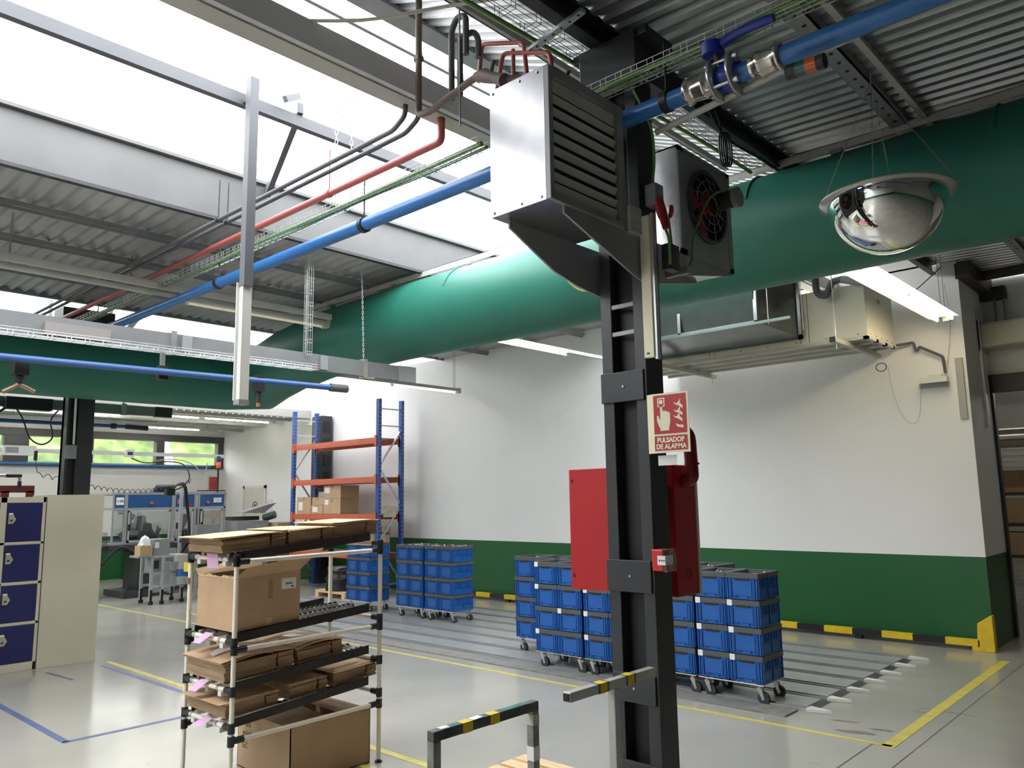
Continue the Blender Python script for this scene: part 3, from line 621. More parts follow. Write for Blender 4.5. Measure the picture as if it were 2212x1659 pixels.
# ================================================================ black column
t = thing('steel_column', 'tall anthracite steel column with batten plates in the foreground', 'column', (-2.36, 3.53, 0))
X0, X1, Y0, Y1 = -2.50, -2.22, 3.45, 3.61
b = MB(); b.box(X0, X0+.07, Y0, Y1, 0, 4.2); b.box(X1-.07, X1, Y0, Y1, 0, 4.2); b.build('channel', BLACK, t, bevel=.004)
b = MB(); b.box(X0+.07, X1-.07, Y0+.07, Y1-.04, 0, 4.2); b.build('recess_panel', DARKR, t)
for z0, z1, w in ((2.20, 2.36, .02), (1.22, 1.38, .02), (.68, .82, 0), (.28, .40, 0)):
    b = MB(); b.box(X0+.015-w, X1-.015+w*0, Y0-.012, Y0+.005, z0, z1); b.cyl(((X0+X1)/2, Y0-.018, (z0+z1)/2), ((X0+X1)/2, Y0-.01, (z0+z1)/2), .006, 8, 1); b.build('batten_plate', [BLACK, GALV], t, bevel=.003)
for z in (2.56, 2.71):
    b = MB(); b.box(X0+.06, X1-.06, Y0+.005, Y0+.02, z, z+.022); b.build('rung', GSTEEL, t)
b = MB(); b.box(-2.56, -2.18, 3.40, 3.72, 3.98, 4.24); b.box(-2.62, -2.12, 3.42, 3.7, 4.20, 4.25); b.build('column_head', BLACK, t, bevel=.006)
b = MB(); b.box(X0-.1, X1+.1, Y0-.1, Y1+.1, 0, .02); b.build('base_plate', BLACK, t)
# cream cable cover on the column edge
t = thing('cable_cover', 'narrow cream cable cover fixed to the right edge of the black column', 'cable cover', (-2.2, 3.45, 2.4))
b = MB(); b.box(-2.21, -2.15, 3.42, 3.45, 2.41, 3.17); b.build('cover', LUM, t, bevel=.003)
b = MB(); b.box(-2.15, -2.135, 3.43, 3.46, 2.40, 3.18); b.build('edge_profile', ALU, t)
text_mesh('number_label', '44', .018, (-2.185, 3.418, 2.43), (1, 0, 0), (0, 0, 1), INK, t)

# second column far left
t = thing('steel_column', 'dark steel column standing behind the lockers', 'column', (-11.05, 3.68, 0))
b = MB(); b.box(-11.5, -11.3, 3.63, 3.66, 0, 4.2); b.box(-11.4, -11.3, 3.76, 3.96, 0, 4.2); b.box(-11.5, -11.42, 3.63, 3.96, 0, 4.2); b.build('channel', BLACK, t)
b = MB(); b.box(-11.42, -11.35, 3.66, 3.76, 0, 4.2); b.build('recess_panel', DARKR, t)
b = MB(); b.box(-11.29, -11.275, 3.62, 3.76, 2.31, 2.49); b.build('batten_plate', GSTEEL, t)
b = MB(); b.box(-11.5, -11.15, 3.45, 4.1, 4.0, 4.3); b.build('column_head', BLACK, t)
b = MB(); b.cyl((-11.28, 3.72, 2.5), (-11.28, 3.70, 4.1), .015, 8); b.build('conduit', PLW, t)
b = MB(); b.box(-14.95, -14.55, 9.74, 9.98, 0, 3.55); b.box(-14.56, -14.54, 9.70, 9.98, 0, 3.55, 1)
for k in range(9): b.box(-14.545, -14.53, 9.76, 9.92, .3+k*.36, .55+k*.36, 2)
tag(b.build('steel_column', [BLACK, BLACK, DARKR]), 'dark battened column against the white wall behind the pallet rack', 'column')

# ================================================================ metal heaters on the column
def louvre_heater():
    t = thing('unit_heater', 'large galvanised unit heater with dark louvres mounted on the front of the column', 'heater', (-2.39, 2.98, 3.07))
    x0, x1, y0, y1, z0, z1 = -2.585, -2.2, 2.68, 3.29, 3.07, 3.735
    b = MB(); th = .012
    b.box(x0, x1-.03, y0, y0+th, z0, z1); b.box(x0, x1-.03, y1-th, y1, z0, z1); b.box(x0, x0+th, y0+th, y1-th, z0, z1)
    b.box(x0+th, x1-.03, y0+th, y1-th, z0, z0+th); b.box(x0+th, x1-.03, y0+th, y1-th, z1-th, z1); b.build('casing', GALVH, t)
    b = MB(); f = .05
    b.box(x1-.03, x1, y0, y0+f*.6, z0, z1); b.box(x1-.03, x1, y1-f, y1, z0, z1); b.box(x1-.03, x1, y0+f*.6, y1-f, z1-f, z1); b.box(x1-.03, x1, y0+f*.6, y1-f, z0, z0+.03); b.build('louvre_frame', GSTEEL, t, bevel=.003)
    n = 9; h = (z1-f-z0-.03)/n
    for i in range(n):
        z = z0+.03+h*(i+.5); b = MB(); b.bar((x1-.026, y0+f*.6, z), (x1-.026, y1-f, z), .005, h*(.58 if 0 < i < 8 else .95), up=(.42, 0, .90) if 0 < i < 8 else (.15, 0, .98)); b.build('louvre', LBEAM, t)
    b = MB(); b.box(x0+.05, x1-.12, y0+.03, y1-.03, z0+.03, z1-.03); b.build('heating_coil', DKG, t)
    for (x, z) in ((x0+.02, z0+.02), (x0+.2, z0+.02), (x1-.06, z0+.02), (x0+.02, z1-.02), (x0+.2, z1-.02), (x1-.07, z1-.02)):
        b = MB(); b.cyl((x, y0-.006, z), (x, y0, z), .007, 8); b.build('screw', GALV, t)
    for x in (x1-.02, x0+.05):
        b = MB(); poly = [(2.76, 3.07), (2.76, 3.03), (3.10, 2.88), (3.30, 2.835), (3.60, 2.80), (3.60, 3.07)] if x < -2.4 else [(2.80, 3.07), (2.80, 3.035), (3.36, 2.85), (3.58, 2.80), (3.62, 2.88), (3.62, 3.07)]
        b.prism(poly, (x, 0, 0), (0, 1, 0), (0, 0, 1), (-.012, 0, 0)); b.build('support_arm', GSTEEL, t)
    b = MB(); b.box(x1, x1+.02, 3.30, 3.40, 3.06, 3.20); b.build('fixing_bracket', LBEAM, t)
    return t
louvre_heater()
t = thing('unit_heater', 'grey unit heater with a round fan opening behind the column', 'heater', (-2.35, 4.2, 3.08))
x0, x1, y0, y1, z0, z1 = -2.50, -2.2, 3.87, 4.50, 3.08, 3.735
b = MB(); b.box(x0, x1-.03, y0, y0+.01, z0, z1); b.box(x0, x1-.03, y1-.01, y1, z0, z1); b.box(x0, x0+.01, y0, y1, z0, z1); b.box(x0, x1-.03, y0, y1, z0, z0+.01); b.box(x0, x1-.03, y0, y1, z1-.01, z1); b.build('casing', GALV, t)
# front plate with a round hole
b = MB(); cy, cz, r, n = 4.185, 3.43, .215, 32; vs = []; fs = []
for i in range(n):
    a = 2*PI*i/n; c, s = math.cos(a), math.sin(a); k = 1/max(abs(c), abs(s)); vs += [(x1-.02, cy+r*c, cz+r*s), (x1-.02, min(max(cy+c*k*.40, y0), y1), min(max(cz+s*k*.40, z0), z1))]
fs = [(2*i, 2*i+1, (2*i+3) % (2*n), (2*i+2) % (2*n)) for i in range(n)]
b.add(vs, fs); b.box(x1-.03, x1-.018, y0, y0+.06, z0, z1); b.box(x1-.03, x1-.018, y1-.05, y1, z0, z1); b.box(x1-.03, x1-.018, y0, y1, z0, z0+.03); b.box(x1-.03, x1-.018, y0, y1, z1-.03, z1); b.build('front_plate', GSTEEL, t)
b = MB(); b.lathe((x1-.02, cy, cz), [(r, 0), (r*.98, .02), (r, .025), (r*1.05, .02), (r*1.05, 0)], 32, 0, (1, 0, 0)); b.build('fan_ring', DKG, t)
b = MB()
for k in range(3):
    a = -PI/2+.15+k*2*PI/3; p = [(.03, -.03), (.09, -.075), (.15, -.105), (.20, -.085), (.208, 0), (.20, .06), (.12, .065), (.03, .03)]
    b.prism([(px*math.cos(a)-py*math.sin(a), px*math.sin(a)+py*math.cos(a)) for px, py in p], (x1-.08, cy, cz), (0, 1, 0), (0, 0, 1), (.012, 0, 0))
b.build('fan_blades', REDD, t)
b = MB()
for k in range(12):
    a = k*PI/6; b.tube([(x1+.024, cy+.06*math.cos(a), cz+.06*math.sin(a)), (x1+.018, cy+.15*math.cos(a+.15), cz+.15*math.sin(a+.15)), (x1, cy+.215*math.cos(a+.3), cz+.215*math.sin(a+.3))], .0015, 4, cap=False)
for k in range(4): rr = .06+k*.05; b.tube([(x1-.0+.03*(1-rr/.22), cy+rr*math.cos(a*PI/12), cz+rr*math.sin(a*PI/12)) for a in range(25)], .002, 4, cap=False)
b.build('wire_guard', GSTEEL, t)
b = MB(); b.cyl((x1-.02, 4.30, 3.49), (x1+.11, 4.30, 3.49), .055, 20); b.build('fan_motor', DKG, t)
b = MB(); b.cyl((x1+.11, 4.30, 3.49), (x1+.14, 4.30, 3.49), .062, 20); b.build('motor_cap', MGR, t)
b = MB(); b.tube(smooth_pts([(x1+.04, 4.28, 3.55), (x1+.03, 4.12, 3.45), (x1+.0, 3.98, 3.2), (x1, 3.93, 3.03), (x1-.02, 3.85, 2.95), (x1-.02, 3.78, 3.0), (x1-.0, 3.70, 3.28)], 5), .007, 6); b.build('cable', GCAB, t)
b = MB(); b.prism([(3.62, 3.08), (4.48, 3.08), (4.46, 3.06), (3.62, 2.90)], (x1-.03, 0, 0), (0, 1, 0), (0, 0, 1), (-.01, 0, 0)); b.prism([(3.62, 3.08), (4.48, 3.08), (4.46, 3.06), (3.62, 2.90)], (x0+.03, 0, 0), (0, 1, 0), (0, 0, 1), (-.01, 0, 0)); b.box(x1, x1+.14, 3.64, 3.67, 2.88, 2.92); b.build('support_arm', GSTEEL, t)
# red industrial plug on the column
t = thing('power_socket', 'grey socket with a red industrial plug on the right side of the column', 'socket', (-2.16, 3.50, 3.2))
b = MB(); b.box(-2.20, -2.13, 3.47, 3.55, 3.24, 3.36); b.build('housing', MGR, t, bevel=.006)
b = MB(); b.cyl((-2.14, 3.50, 3.27), (-2.11, 3.50, 3.17), .030, 16, r2=.026); b.cyl((-2.112, 3.50, 3.18), (-2.095, 3.50, 3.10), .024, 14, r2=.018); b.build('plug', REDD, t)
b = MB(); b.lathe((-2.09, 3.53, 3.20), [(0, 0), (.035, 0), (.035, .012), (0, .012)], 18, 0, (.6, .8, 0)); b.build('socket_lid', REDD, t)
b = MB(); b.tube(smooth_pts([(-2.10, 3.50, 3.10), (-2.08, 3.50, 3.03), (-2.08, 3.50, 2.9)], 4), .008, 6); b.build('cable', GCAB, t)
b = MB(); b.tube(smooth_pts([(-2.17, 3.50, 3.36), (-2.15, 3.50, 3.5), (-2.14, 3.46, 3.68), (-2.2, 3.40, 3.88)], 4), .008, 6); b.build('cable', GCAB, t)
t = thing('switch_box', 'black box on the right side of the column beneath the red plug', 'box', (-2.1, 3.6, 2.85))
b = MB(); b.box(-2.13, -2.08, 3.50, 3.60, 2.88, 3.02); b.build('housing', BLK, t, bevel=.004)
pipe('dark_cable', [(-2.60, 3.36, 4.14), (-2.64, 3.36, 4.10), (-2.63, 3.36, 3.9), (-2.66, 3.3, 3.75)], .012, BLK, 'black cables curving down beside the column head', 'cable', rd=.06)
pipe('yellow_green_cable', smooth_pts([(-2.9, 3.6, 3.15), (-2.85, 3.6, 3.0), (-2.72, 3.6, 2.90), (-2.55, 3.6, 2.92)], 4), .006, mat('earth cable', (.5, .55, .15), .4), 'thin yellow green cable sagging below the heater arms', 'cable')
b = MB(); b.tube(smooth_pts([(-2.55, 3.75, 3.0), (-2.5, 3.75, 3.06), (-2.42, 3.74, 3.06)], 4), .02, 10); b.cyl((-2.42, 3.72, 2.98), (-2.42, 3.72, 3.07), .03, 12, 1); tag(b.build('pipe_elbow', [REDP, ZINC]), 'pinkish pipe elbow seen between the heater support arms', 'pipe')

# ================================================================ mirror dome
cx, cy, cz, R = -1.40, 4.88, 3.45, .335
t = thing('mirror_dome', 'chrome half dome safety mirror hanging on thin chains', 'mirror', (cx, cy, cz))
b = MB(); prof = [(R*math.cos(a), -R*.98*math.sin(a)) for a in [k*PI/2/20 for k in range(21)]]; prof[-1] = (.001, prof[-1][1]); b.lathe((cx, cy, cz), prof, 56); b.build('dome', CHR, t)
b = MB(); b.lathe((cx, cy, cz), [(R-.004, 0), (R+.045, .002), (R+.045, .010), (R-.004, .010), (R-.004, 0)], 56); b.build('rim', mat('clear acrylic rim', (.55, .55, .52), .12, metal=.4), t)
b = MB(); b.lathe((cx, cy, cz), [(R-.02, .004), (.001, .006)], 40); b.build('back_disc', GSTEEL, t)
for (dx, dy) in ((-.38, -.05), (.38, .05), (.05, -.38), (-.05, .38)):
    b = MB(); p = Vector((cx+dx, cy+dy, cz+.01)); q = Vector((cx-.02, cy-.02, 4.22)); n = 60
    for i in range(n):
        c = p.lerp(q, (i+.5)/n); d = (q-p).normalized(); s = d.orthogonal() if i % 2 else d.cross(d.orthogonal()); b.tube([c+d*math.cos(k*PI/3)*.008+s*math.sin(k*PI/3)*.003 for k in range(7)], .0012, 3, cap=False)
    b.build('chain', GSTEEL, t)
b = MB(); b.cyl((cx-.02, cy-.02, 4.2), (cx-.02, cy-.02, 4.27), .006, 8); b.build('hook', GSTEEL, t)

# ================================================================ ventilation unit
t = thing('ventilation_unit', 'long cream ventilation unit hanging in front of the white wall', 'air handling unit', (-4.2, 9.4, 3.36))
x0, x1, y0, y1, z0, z1 = -5.95, -2.87, 8.92, 9.85, 3.40, 4.02
b = MB(); b.box(x0, x1, y0, y1, z0+.02, z1); b.build('casing', CREAM, t, bevel=.004)
for x in (-3.62, -3.52, -4.8):
    b = MB(); b.box(x, x+.006, y0-.003, y0+.002, z0+.03, z1); b.build('panel_seam', DARKP, t)
b = MB(); b.box(x0, x1, y0, y0+.05, z0-.01, z0+.02); b.box(x0, x1, y0+.28, y0+.36, z0-.01, z0+.02); b.box(x0, x1, y0+.58, y0+.66, z0-.01, z0+.02); b.box(x0, x1, y1-.05, y1, z0-.01, z0+.02); b.box(x1-.05, x1, y0, y1, z0-.01, z0+.02); b.build('base_frame', LBEAM, t)
for k in range(6):
    b = MB(); b.cyl((x1-.1-k*.35, y0-.004, z0+.05), (x1-.1-k*.35, y0, z0+.05), .008, 8); b.build('screw', DARKP, t)
for k in range(5):
    b = MB(); b.cyl((x1, y0+.1+k*.18, z0+.05), (x1+.004, y0+.1+k*.18, z0+.05), .008, 8); b.build('screw', DARKP, t)
b = MB(); b.box(x1, x1+.004, y0+.42, y0+.5, 3.86, 3.90); b.build('warning_label', mat('orange label', (.7, .35, .05), .5), t)
b = MB()
for (a, c) in ((3.46, 3.54), (3.64, 3.72)): b.box(-3.58, -3.55, y0-.02, y0, a+.05, c+.05)
b.build('hinge', LBEAM, t)
t = thing('plenum_box', 'galvanised sheet duct box in front of the cream ventilation unit', 'duct', (-4.3, 8.3, 3.46))
b = MB()
b.add([(-5.5, 8.14, 3.60), (-3.78, 8.14, 3.60), (-3.60, 8.86, 3.50), (-5.6, 8.86, 3.50), (-5.5, 8.035, 4.12), (-3.78, 8.035, 4.12), (-3.60, 8.86, 4.16), (-5.6, 8.86, 4.16)], [(0, 1, 2, 3), (4, 5, 6, 7), (1, 2, 6, 5), (0, 3, 7, 4), (0, 1, 5, 4)]); b.build('sheet_body', GALVD, t)
b = MB(); b.box(-5.62, -3.57, 8.84, 8.88, 3.48, 3.53); b.box(-3.62, -3.57, 8.84, 8.88, 3.48, 4.18); b.box(-5.55, -3.75, 8.09, 8.12, 3.57, 3.61); b.box(-3.79, -3.75, 8.09, 8.12, 3.57, 4.14); b.box(-4.75, -4.71, 8.09, 8.12, 3.57, 4.14); b.build('flange', GALVD, t)
b = MB(); b.box(-5.5, -3.35, 8.02, 8.06, 3.55, 3.58); b.build('support_rail', GALVD, t)
for (x, y) in ((-3.6, 8.04), (-3.45, 8.6)):
    b = MB(); b.cyl((x, y, 3.53), (x, y, 4.3), .005, 6); b.build('hanger_rod', ZINC, t)
for x, l in ((-3.1, 'right'), (-5.3, 'left')):
    t = thing('support_channel', '%s grey steel channel carrying the cream ventilation unit' % l, 'support', (x, 9.3, 3.32))
    b = MB(); b.box(x-.03, x+.03, 8.5, 9.98, 3.325, 3.375); b.build('channel', LBEAM, t)
    b = MB(); b.box(x-.032, x+.032, 8.49, 8.5, 3.32, 3.38); b.build('end_cap', BLK, t)
    b = MB(); b.cyl((x, 9.9, 3.25), (x, 9.9, 4.3), .005, 6); b.cyl((x, 8.6, 3.25), (x, 8.6, 4.3), .005, 6); b.build('hanger_rod', ZINC, t)
t = thing('condensate_trap', 'dark grey U bend drain pipe in front of the cream ventilation unit', 'pipe', (-3.2, 8.8, 3.9))
b = MB(); b.tube(smooth_pts([(-3.35, 8.8, 4.25), (-3.35, 8.8, 4.02), (-3.31, 8.8, 3.94), (-3.24, 8.8, 3.93), (-3.20, 8.8, 4.0), (-3.16, 8.8, 4.06), (-3.05, 8.8, 4.07)], 6), .038, 14); b.build('u_bend', DARKP, t)
b = MB(); b.cyl((-3.06, 8.8, 4.07), (-2.86, 8.82, 4.00), .042, 14); b.build('inlet_pipe', MGR, t)
# drain pipe and emergency light on the wall
pipe('drain_pipe', [(-2.87, 9.90, 3.44), (-2.70, 9.97, 3.46), (-2.68, 9.97, 3.36), (-2.66, 9.97, 3.36), (-2.64, 9.97, 3.40), (-2.40, 9.97, 3.25), (-2.39, 9.97, 3.06)], .016, DARKP, 'thin dark drain pipe with a trap on the wall beside the cream unit', rd=.02)
t = thing('emergency_light', 'white rectangular emergency light on the wall near the doorway', 'emergency light', (-2.55, 10.0, 2.92))
b = MB(); b.box(-2.66, -2.37, 9.93, YW, 2.955, 3.02); b.build('base', PLW, t, bevel=.004)
b = MB(); b.box(-2.67, -2.36, 9.92, YW, 2.90, 2.955); b.build('diffuser', TRANS, t); b = MB(); b.box(-2.58, -2.43, 9.95, YW, 3.02, 3.05); b.build('top_block', PLW, t)
pipe('loose_wire', smooth_pts([(-3.0, 9.96, 3.2), (-2.98, 9.97, 2.95), (-2.9, 9.98, 2.62), (-2.78, 9.98, 2.50), (-2.70, 9.98, 2.62), (-2.66, 9.97, 2.95)], 5), .0035, LBEAM, 'thin white wire sagging on the wall from the emergency light', 'wire')
b = MB(); b.tube([(-3.06+.06*math.cos(a*PI/8), 9.9, 3.2+.05*math.sin(a*PI/8)) for a in range(17)], .005, 6); tag(b.build('cable_loop', BLK), 'small black cable loop below the right support channel', 'cable')
pipe('wall_wire', smooth_pts([(-2.32, 10.0, 4.1), (-2.30, 10.01, 3.7), (-2.33, 10.01, 3.4), (-2.38, 10.0, 3.1)], 5), .003, LBEAM, 'faint wire running down the wall end to the emergency light', 'wire')
pipe('lamp_wire', smooth_pts([(-2.25, 9.6, 4.2), (-2.28, 9.2, 4.0), (-2.27, 8.6, 3.75)], 5), .005, BLK, 'black wire dropping from the roof to the twin fluorescent light', 'wire')
# coil of black cable below the roof
t = thing('cable_coil', 'coil of black cable hanging from the roof above the fan heater', 'cable', (-2.4, 4.8, 3.9))
b = MB()
for k in range(4): b.tube([(-2.35+.01*k, 4.70+.045*math.sin(a*PI/9)+.01*k, 4.02+.12*math.cos(a*PI/9)) for a in range(19)], .006, 6, cap=False)
b.build('loops', BLK, t)
b = MB(); b.tube(smooth_pts([(-2.33, 4.45, 4.26), (-2.35, 4.62, 4.18), (-2.36, 4.85, 4.13), (-2.38, 5.3, 4.17), (-2.4, 5.7, 4.2)], 5), .009, 6); b.tube(smooth_pts([(-2.35, 4.70, 4.14), (-2.34, 4.66, 4.2), (-2.34, 4.6, 4.26)], 3), .006, 6); b.build('lead', BLK, t)
# cream box section in the hall beyond the doorway
t = thing('roller_door_box', 'pale beige roller door box above the doorway on the right', 'roller door', (-1, 11.1, 3.4))
b = MB(); b.box(-2.16, 2.4, 10.72, 11.12, 3.42, 3.72); b.build('housing', mat('beige box section', (.60, .56, .44), .5), t, bevel=.03)
b = MB(); b.box(-2.178, -2.16, 10.70, 11.12, 3.38, 3.76); b.build('end_plate', LBEAM, t)
pipe('conduit_pair', [(-2.03, 11.05, 4.1), (-2.03, 11.05, 3.76)], .012, GSTEEL, 'left thin conduit above the roller door box')
pipe('conduit_pair', [(-1.93, 11.05, 4.1), (-1.93, 11.05, 3.76)], .012, GSTEEL, 'right thin conduit above the roller door box')
# ================================================================ ramp with floor rails, guard rail
t = thing('rail_ramp', 'low steel rail ramp on the floor with white pointed rail ends', 'floor rails', (-7.6, 7.7, 0))
b = MB(); b.box(-12.6, -2.80, 6.10, 6.34, 0, .012); b.build('front_apron', CONC, t)
ys = [6.40+.43*k for k in range(7)]
for k, y in enumerate(ys):
    b = MB(); b.box(-12.6, -2.74, y-.04, y-.028, 0, .022); b.box(-12.6, -2.74, y+.028, y+.04, 0, .022); b.box(-12.6, -2.74, y-.028, y+.028, 0, .006, 1); b.build('rail', [RAIL, BLK], t)
    b = MB(); b.prism([(0, -.05), (.19, 0), (0, .05)], (-2.74, y, 0), (1, 0, 0), (0, 1, 0), (0, 0, .03)); e = b.build('rail_tip', PLW, t, bevel=.004)
    if k < 6:
        b = MB(); b.box(-12.6, -2.78, y+.06, y+.37, 0, .014); b.build('deck_plate', RAIL, t)
        b = MB(); b.add([(-2.78, y+.06, .014), (-2.78, y+.37, .014), (-2.70, y+.37, .0), (-2.70, y+.06, .0)], [(0, 1, 2, 3)]); b.build('ramp_edge', DKG, t)
b = MB(); random.seed(21)
for (x, y, w, d_) in ((-2.25, 6.05, .16, .05), (-2.12, 6.22, .10, .035), (-2.42, 6.28, .12, .03), (-2.05, 6.9, .06, .02)):
    b.prism([(w*math.cos(a*PI/7)*random.uniform(.6, 1), d_*math.sin(a*PI/7)*random.uniform(.6, 1)) for a in range(14)], (x, y, .0004), (1, .25, 0), (-.25, 1, 0), (0, 0, .0004))
tag(b.build('floor_stain', mat('worn floor stain', (.20, .18, .15), .5, var=.3, vs=20)), 'dark scuffed stains on the floor beside the wide yellow line', 'stain', kind='stuff')
t = thing('guard_rail', 'yellow and black striped low guard rail along the foot of the green wall', 'guard rail', (-7.4, 9.89, 0))
b = MB(); x = -2.285; k = 0
while x > -12.2:
    b.box(x-.335, x, 9.86, 9.93, .045, .115, k % 2); x -= .335; k += 1
b.build('rail_beam', [YEL, BLK], t, bevel=0)
for x in (-11.5, -9.3, -7.1, -4.9, -3.6):
    b = MB(); b.box(x, x+.08, 9.87, 9.92, 0, .045); b.build('foot', BLK, t)
b = MB(); b.box(-2.36, -2.29, 9.862, 9.928, 0, .05); b.build('foot', YEL, t)
b = MB(); b.box(-12.2, -2.4, 9.96, 10.02, 0, .05); tag(b.build('skirting_channel', GSTEEL), 'thin grey channel on the floor behind the guard rail', 'skirting')
b = MB(); b.prism([(0, 0), (.02, .29), (.15, .38), (.17, .38), (.17, 0)], (-2.31, 9.86, 0), (1, 0, 0), (0, 0, 1), (0, .11, 0)); tag(b.build('corner_post', YEL, bevel=.006), 'yellow corner guard post at the end of the green wall', 'guard post')

# ================================================================ crates on wheeled dollies
CW, CD, CHH = .298, .398, .2225
def crate_parts(t, label_card, filled):
    w, d, h = CW/2, CD/2, CHH; th = .006
    b = MB()
    b.box(-w+.012, w-.012, -d+.012, d-.012, .004, .012)
    for (x0, x1, y0, y1) in ((-w+.01, w-.01, -d+.010, -d+.018), (-w+.01, w-.01, d-.018, d-.010), (-w+.010, -w+.018, -d+.018, d-.018), (w-.018, w-.010, -d+.018, d-.018)): b.box(x0, x1, y0, y1, .004, h-.02)
    for s, yy in ((-1, -d+.010), (1, d-.010)):     # end walls: frame, label pane, ribs
        def r(x0, x1, z0, z1, k=.007): b.box(x0, x1, min(yy, yy+s*k), max(yy, yy+s*k), z0, z1)
        r(-.085, .085, .035, .150); r(-.10, .10, .150, .158, .010); r(-.104, -.096, .02, .158, .010); r(.096, .104, .02, .158, .010)
        for x in (-w+.012, -w+.034, w-.020, w-.042): r(x, x+.008, .006, .175, .010)
        r(-.10, .10, .006, .014, .010); r(-.02, .05, .014, .030, .012); r(-.08, -.05, .026, .032, .012); r(.06, .09, .026, .032, .012)
    for s, xx in ((-1, -w+.010), (1, w-.010)):
        def r(y0, y1, z0, z1, k=.007): b.box(min(xx, xx+s*k), max(xx, xx+s*k), y0, y1, z0, z1)
        r(-d+.012, d-.012, .004, .014, .009); r(-d+.012, d-.012, .088, .094); r(-d+.012, d-.012, .105, .110)
        for y in (-d+.012, d-.022, -.005): r(y, y+.010, .006, .18, .009)
        for y in (-.10, -.06, .05, .09): r(y, y+.010, .11, .17, .009)
    for s in (-1, 1):  # flat dark strips painting the shade of grooves
        y_ = s*(d-.0105)
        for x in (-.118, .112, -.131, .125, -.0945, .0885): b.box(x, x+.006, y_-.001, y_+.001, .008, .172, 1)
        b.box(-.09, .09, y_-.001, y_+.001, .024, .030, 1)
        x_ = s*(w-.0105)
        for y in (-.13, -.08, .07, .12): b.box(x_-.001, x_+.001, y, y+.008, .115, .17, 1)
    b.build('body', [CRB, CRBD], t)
    b = MB()
    for (x0, x1, y0, y1) in ((-w, w, -d, -d+.022), (-w, w, d-.022, d), (-w, -w+.022, -d+.022, d-.022), (w-.022, w, -d+.022, d-.022)): b.box(x0, x1, y0, y1, h-.044, h-.002)
    b.build('collar', CRG, t)
    b = MB(); b.box(-.062, .062, -d, -d+.006, .161, .1775); b.build('grip_slot', BLK, t)
    if label_card: b = MB(); b.box(-w+.006, -w+.052, -d-.003, -d, h-.052, h-.004); b.build('label_card', PAPER, t)
def make_crate(card):
    t = thing('plastic_crate', 'x', 'crate', (0, 0, 0), local=True); crate_parts(t, card, False); return t
def dolly_parts(t):
    b = MB()
    for x in [-.29+.058*k for k in range(11)]: b.cyl((x, -.19, .158), (x, .19, .158), .003, 5)
    for y in (-.195, 0, .195): b.cyl((-.295, y, .154), (.295, y, .154), .005, 6)
    b.build('wire_deck', ZINC, t)
    for x in (-.24, .24):
        for y in (-.15, .15):
            c = MB(); c.box(x-.035, x+.035, y-.03, y+.03, .145, .151); c.cyl((x, y, .125), (x, y, .147), .02, 10)
            c.prism([(-.022, .128), (.022, .128), (.045, .045), (.02, .045)], (x, y-.022, 0), (1, 0, 0), (0, 0, 1), (0, .004, 0)); c.prism([(-.022, .128), (.022, .128), (.045, .045), (.02, .045)], (x, y+.018, 0), (1, 0, 0), (0, 0, 1), (0, .004, 0))
            f = c.build('caster', GALV, t)
            c = MB(); c.cyl((x+.03, y-.014, .05), (x+.03, y+.014, .05), .05, 18); c.cyl((x+.03, y-.019, .05), (x+.03, y+.019, .05), .015, 8, 1); c.build('wheel', [RUB, GALV], f)
crA = make_crate(True); crB = make_crate(False)
dol = thing('dolly', 'x', 'dolly', (0, 0, 0), local=True); dolly_parts(dol)
usedA = usedB = usedD = False
CARTS = [   # x left edge, y front edge, who, label cards
    (-3.66, 6.31, 'rightmost front row cart', 1),
    (-4.28, 6.31, 'front row cart just right of the column', 1),
    (-4.90, 6.31, 'front row cart half hidden by the column', 1),
    (-5.53, 6.31, 'leftmost front row cart', 1),
    (-6.24, 6.78, 'leftmost back row cart', 0),
    (-5.60, 6.80, 'second back row cart', 0),
    (-4.96, 6.80, 'third back row cart', 0),
    (-4.32, 6.80, 'rightmost back row cart', 0),
    (-8.83, 7.68, 'right cart of the pair before the pallet rack', 0),
    (-9.48, 7.68, 'left cart of the pair before the pallet rack', 0),
    (-10.70, 7.66, 'lone cart seen through the pipe rack', 0)]
LAY = ['bottom', 'second', 'third', 'top']
heap = None
def parts_heap(seed):
    random.seed(seed); b = MB()
    for k in range(70):
        c = Vector((random.uniform(-.115, .115), random.uniform(-.165, .165), random.uniform(0, .05))); d = Vector((random.uniform(-1, 1), random.uniform(-1, 1), random.uniform(-.6, .6))).normalized()*random.uniform(.012, .024)
        b.cyl(c-d, c+d, random.uniform(.006, .011), 6)
    return b
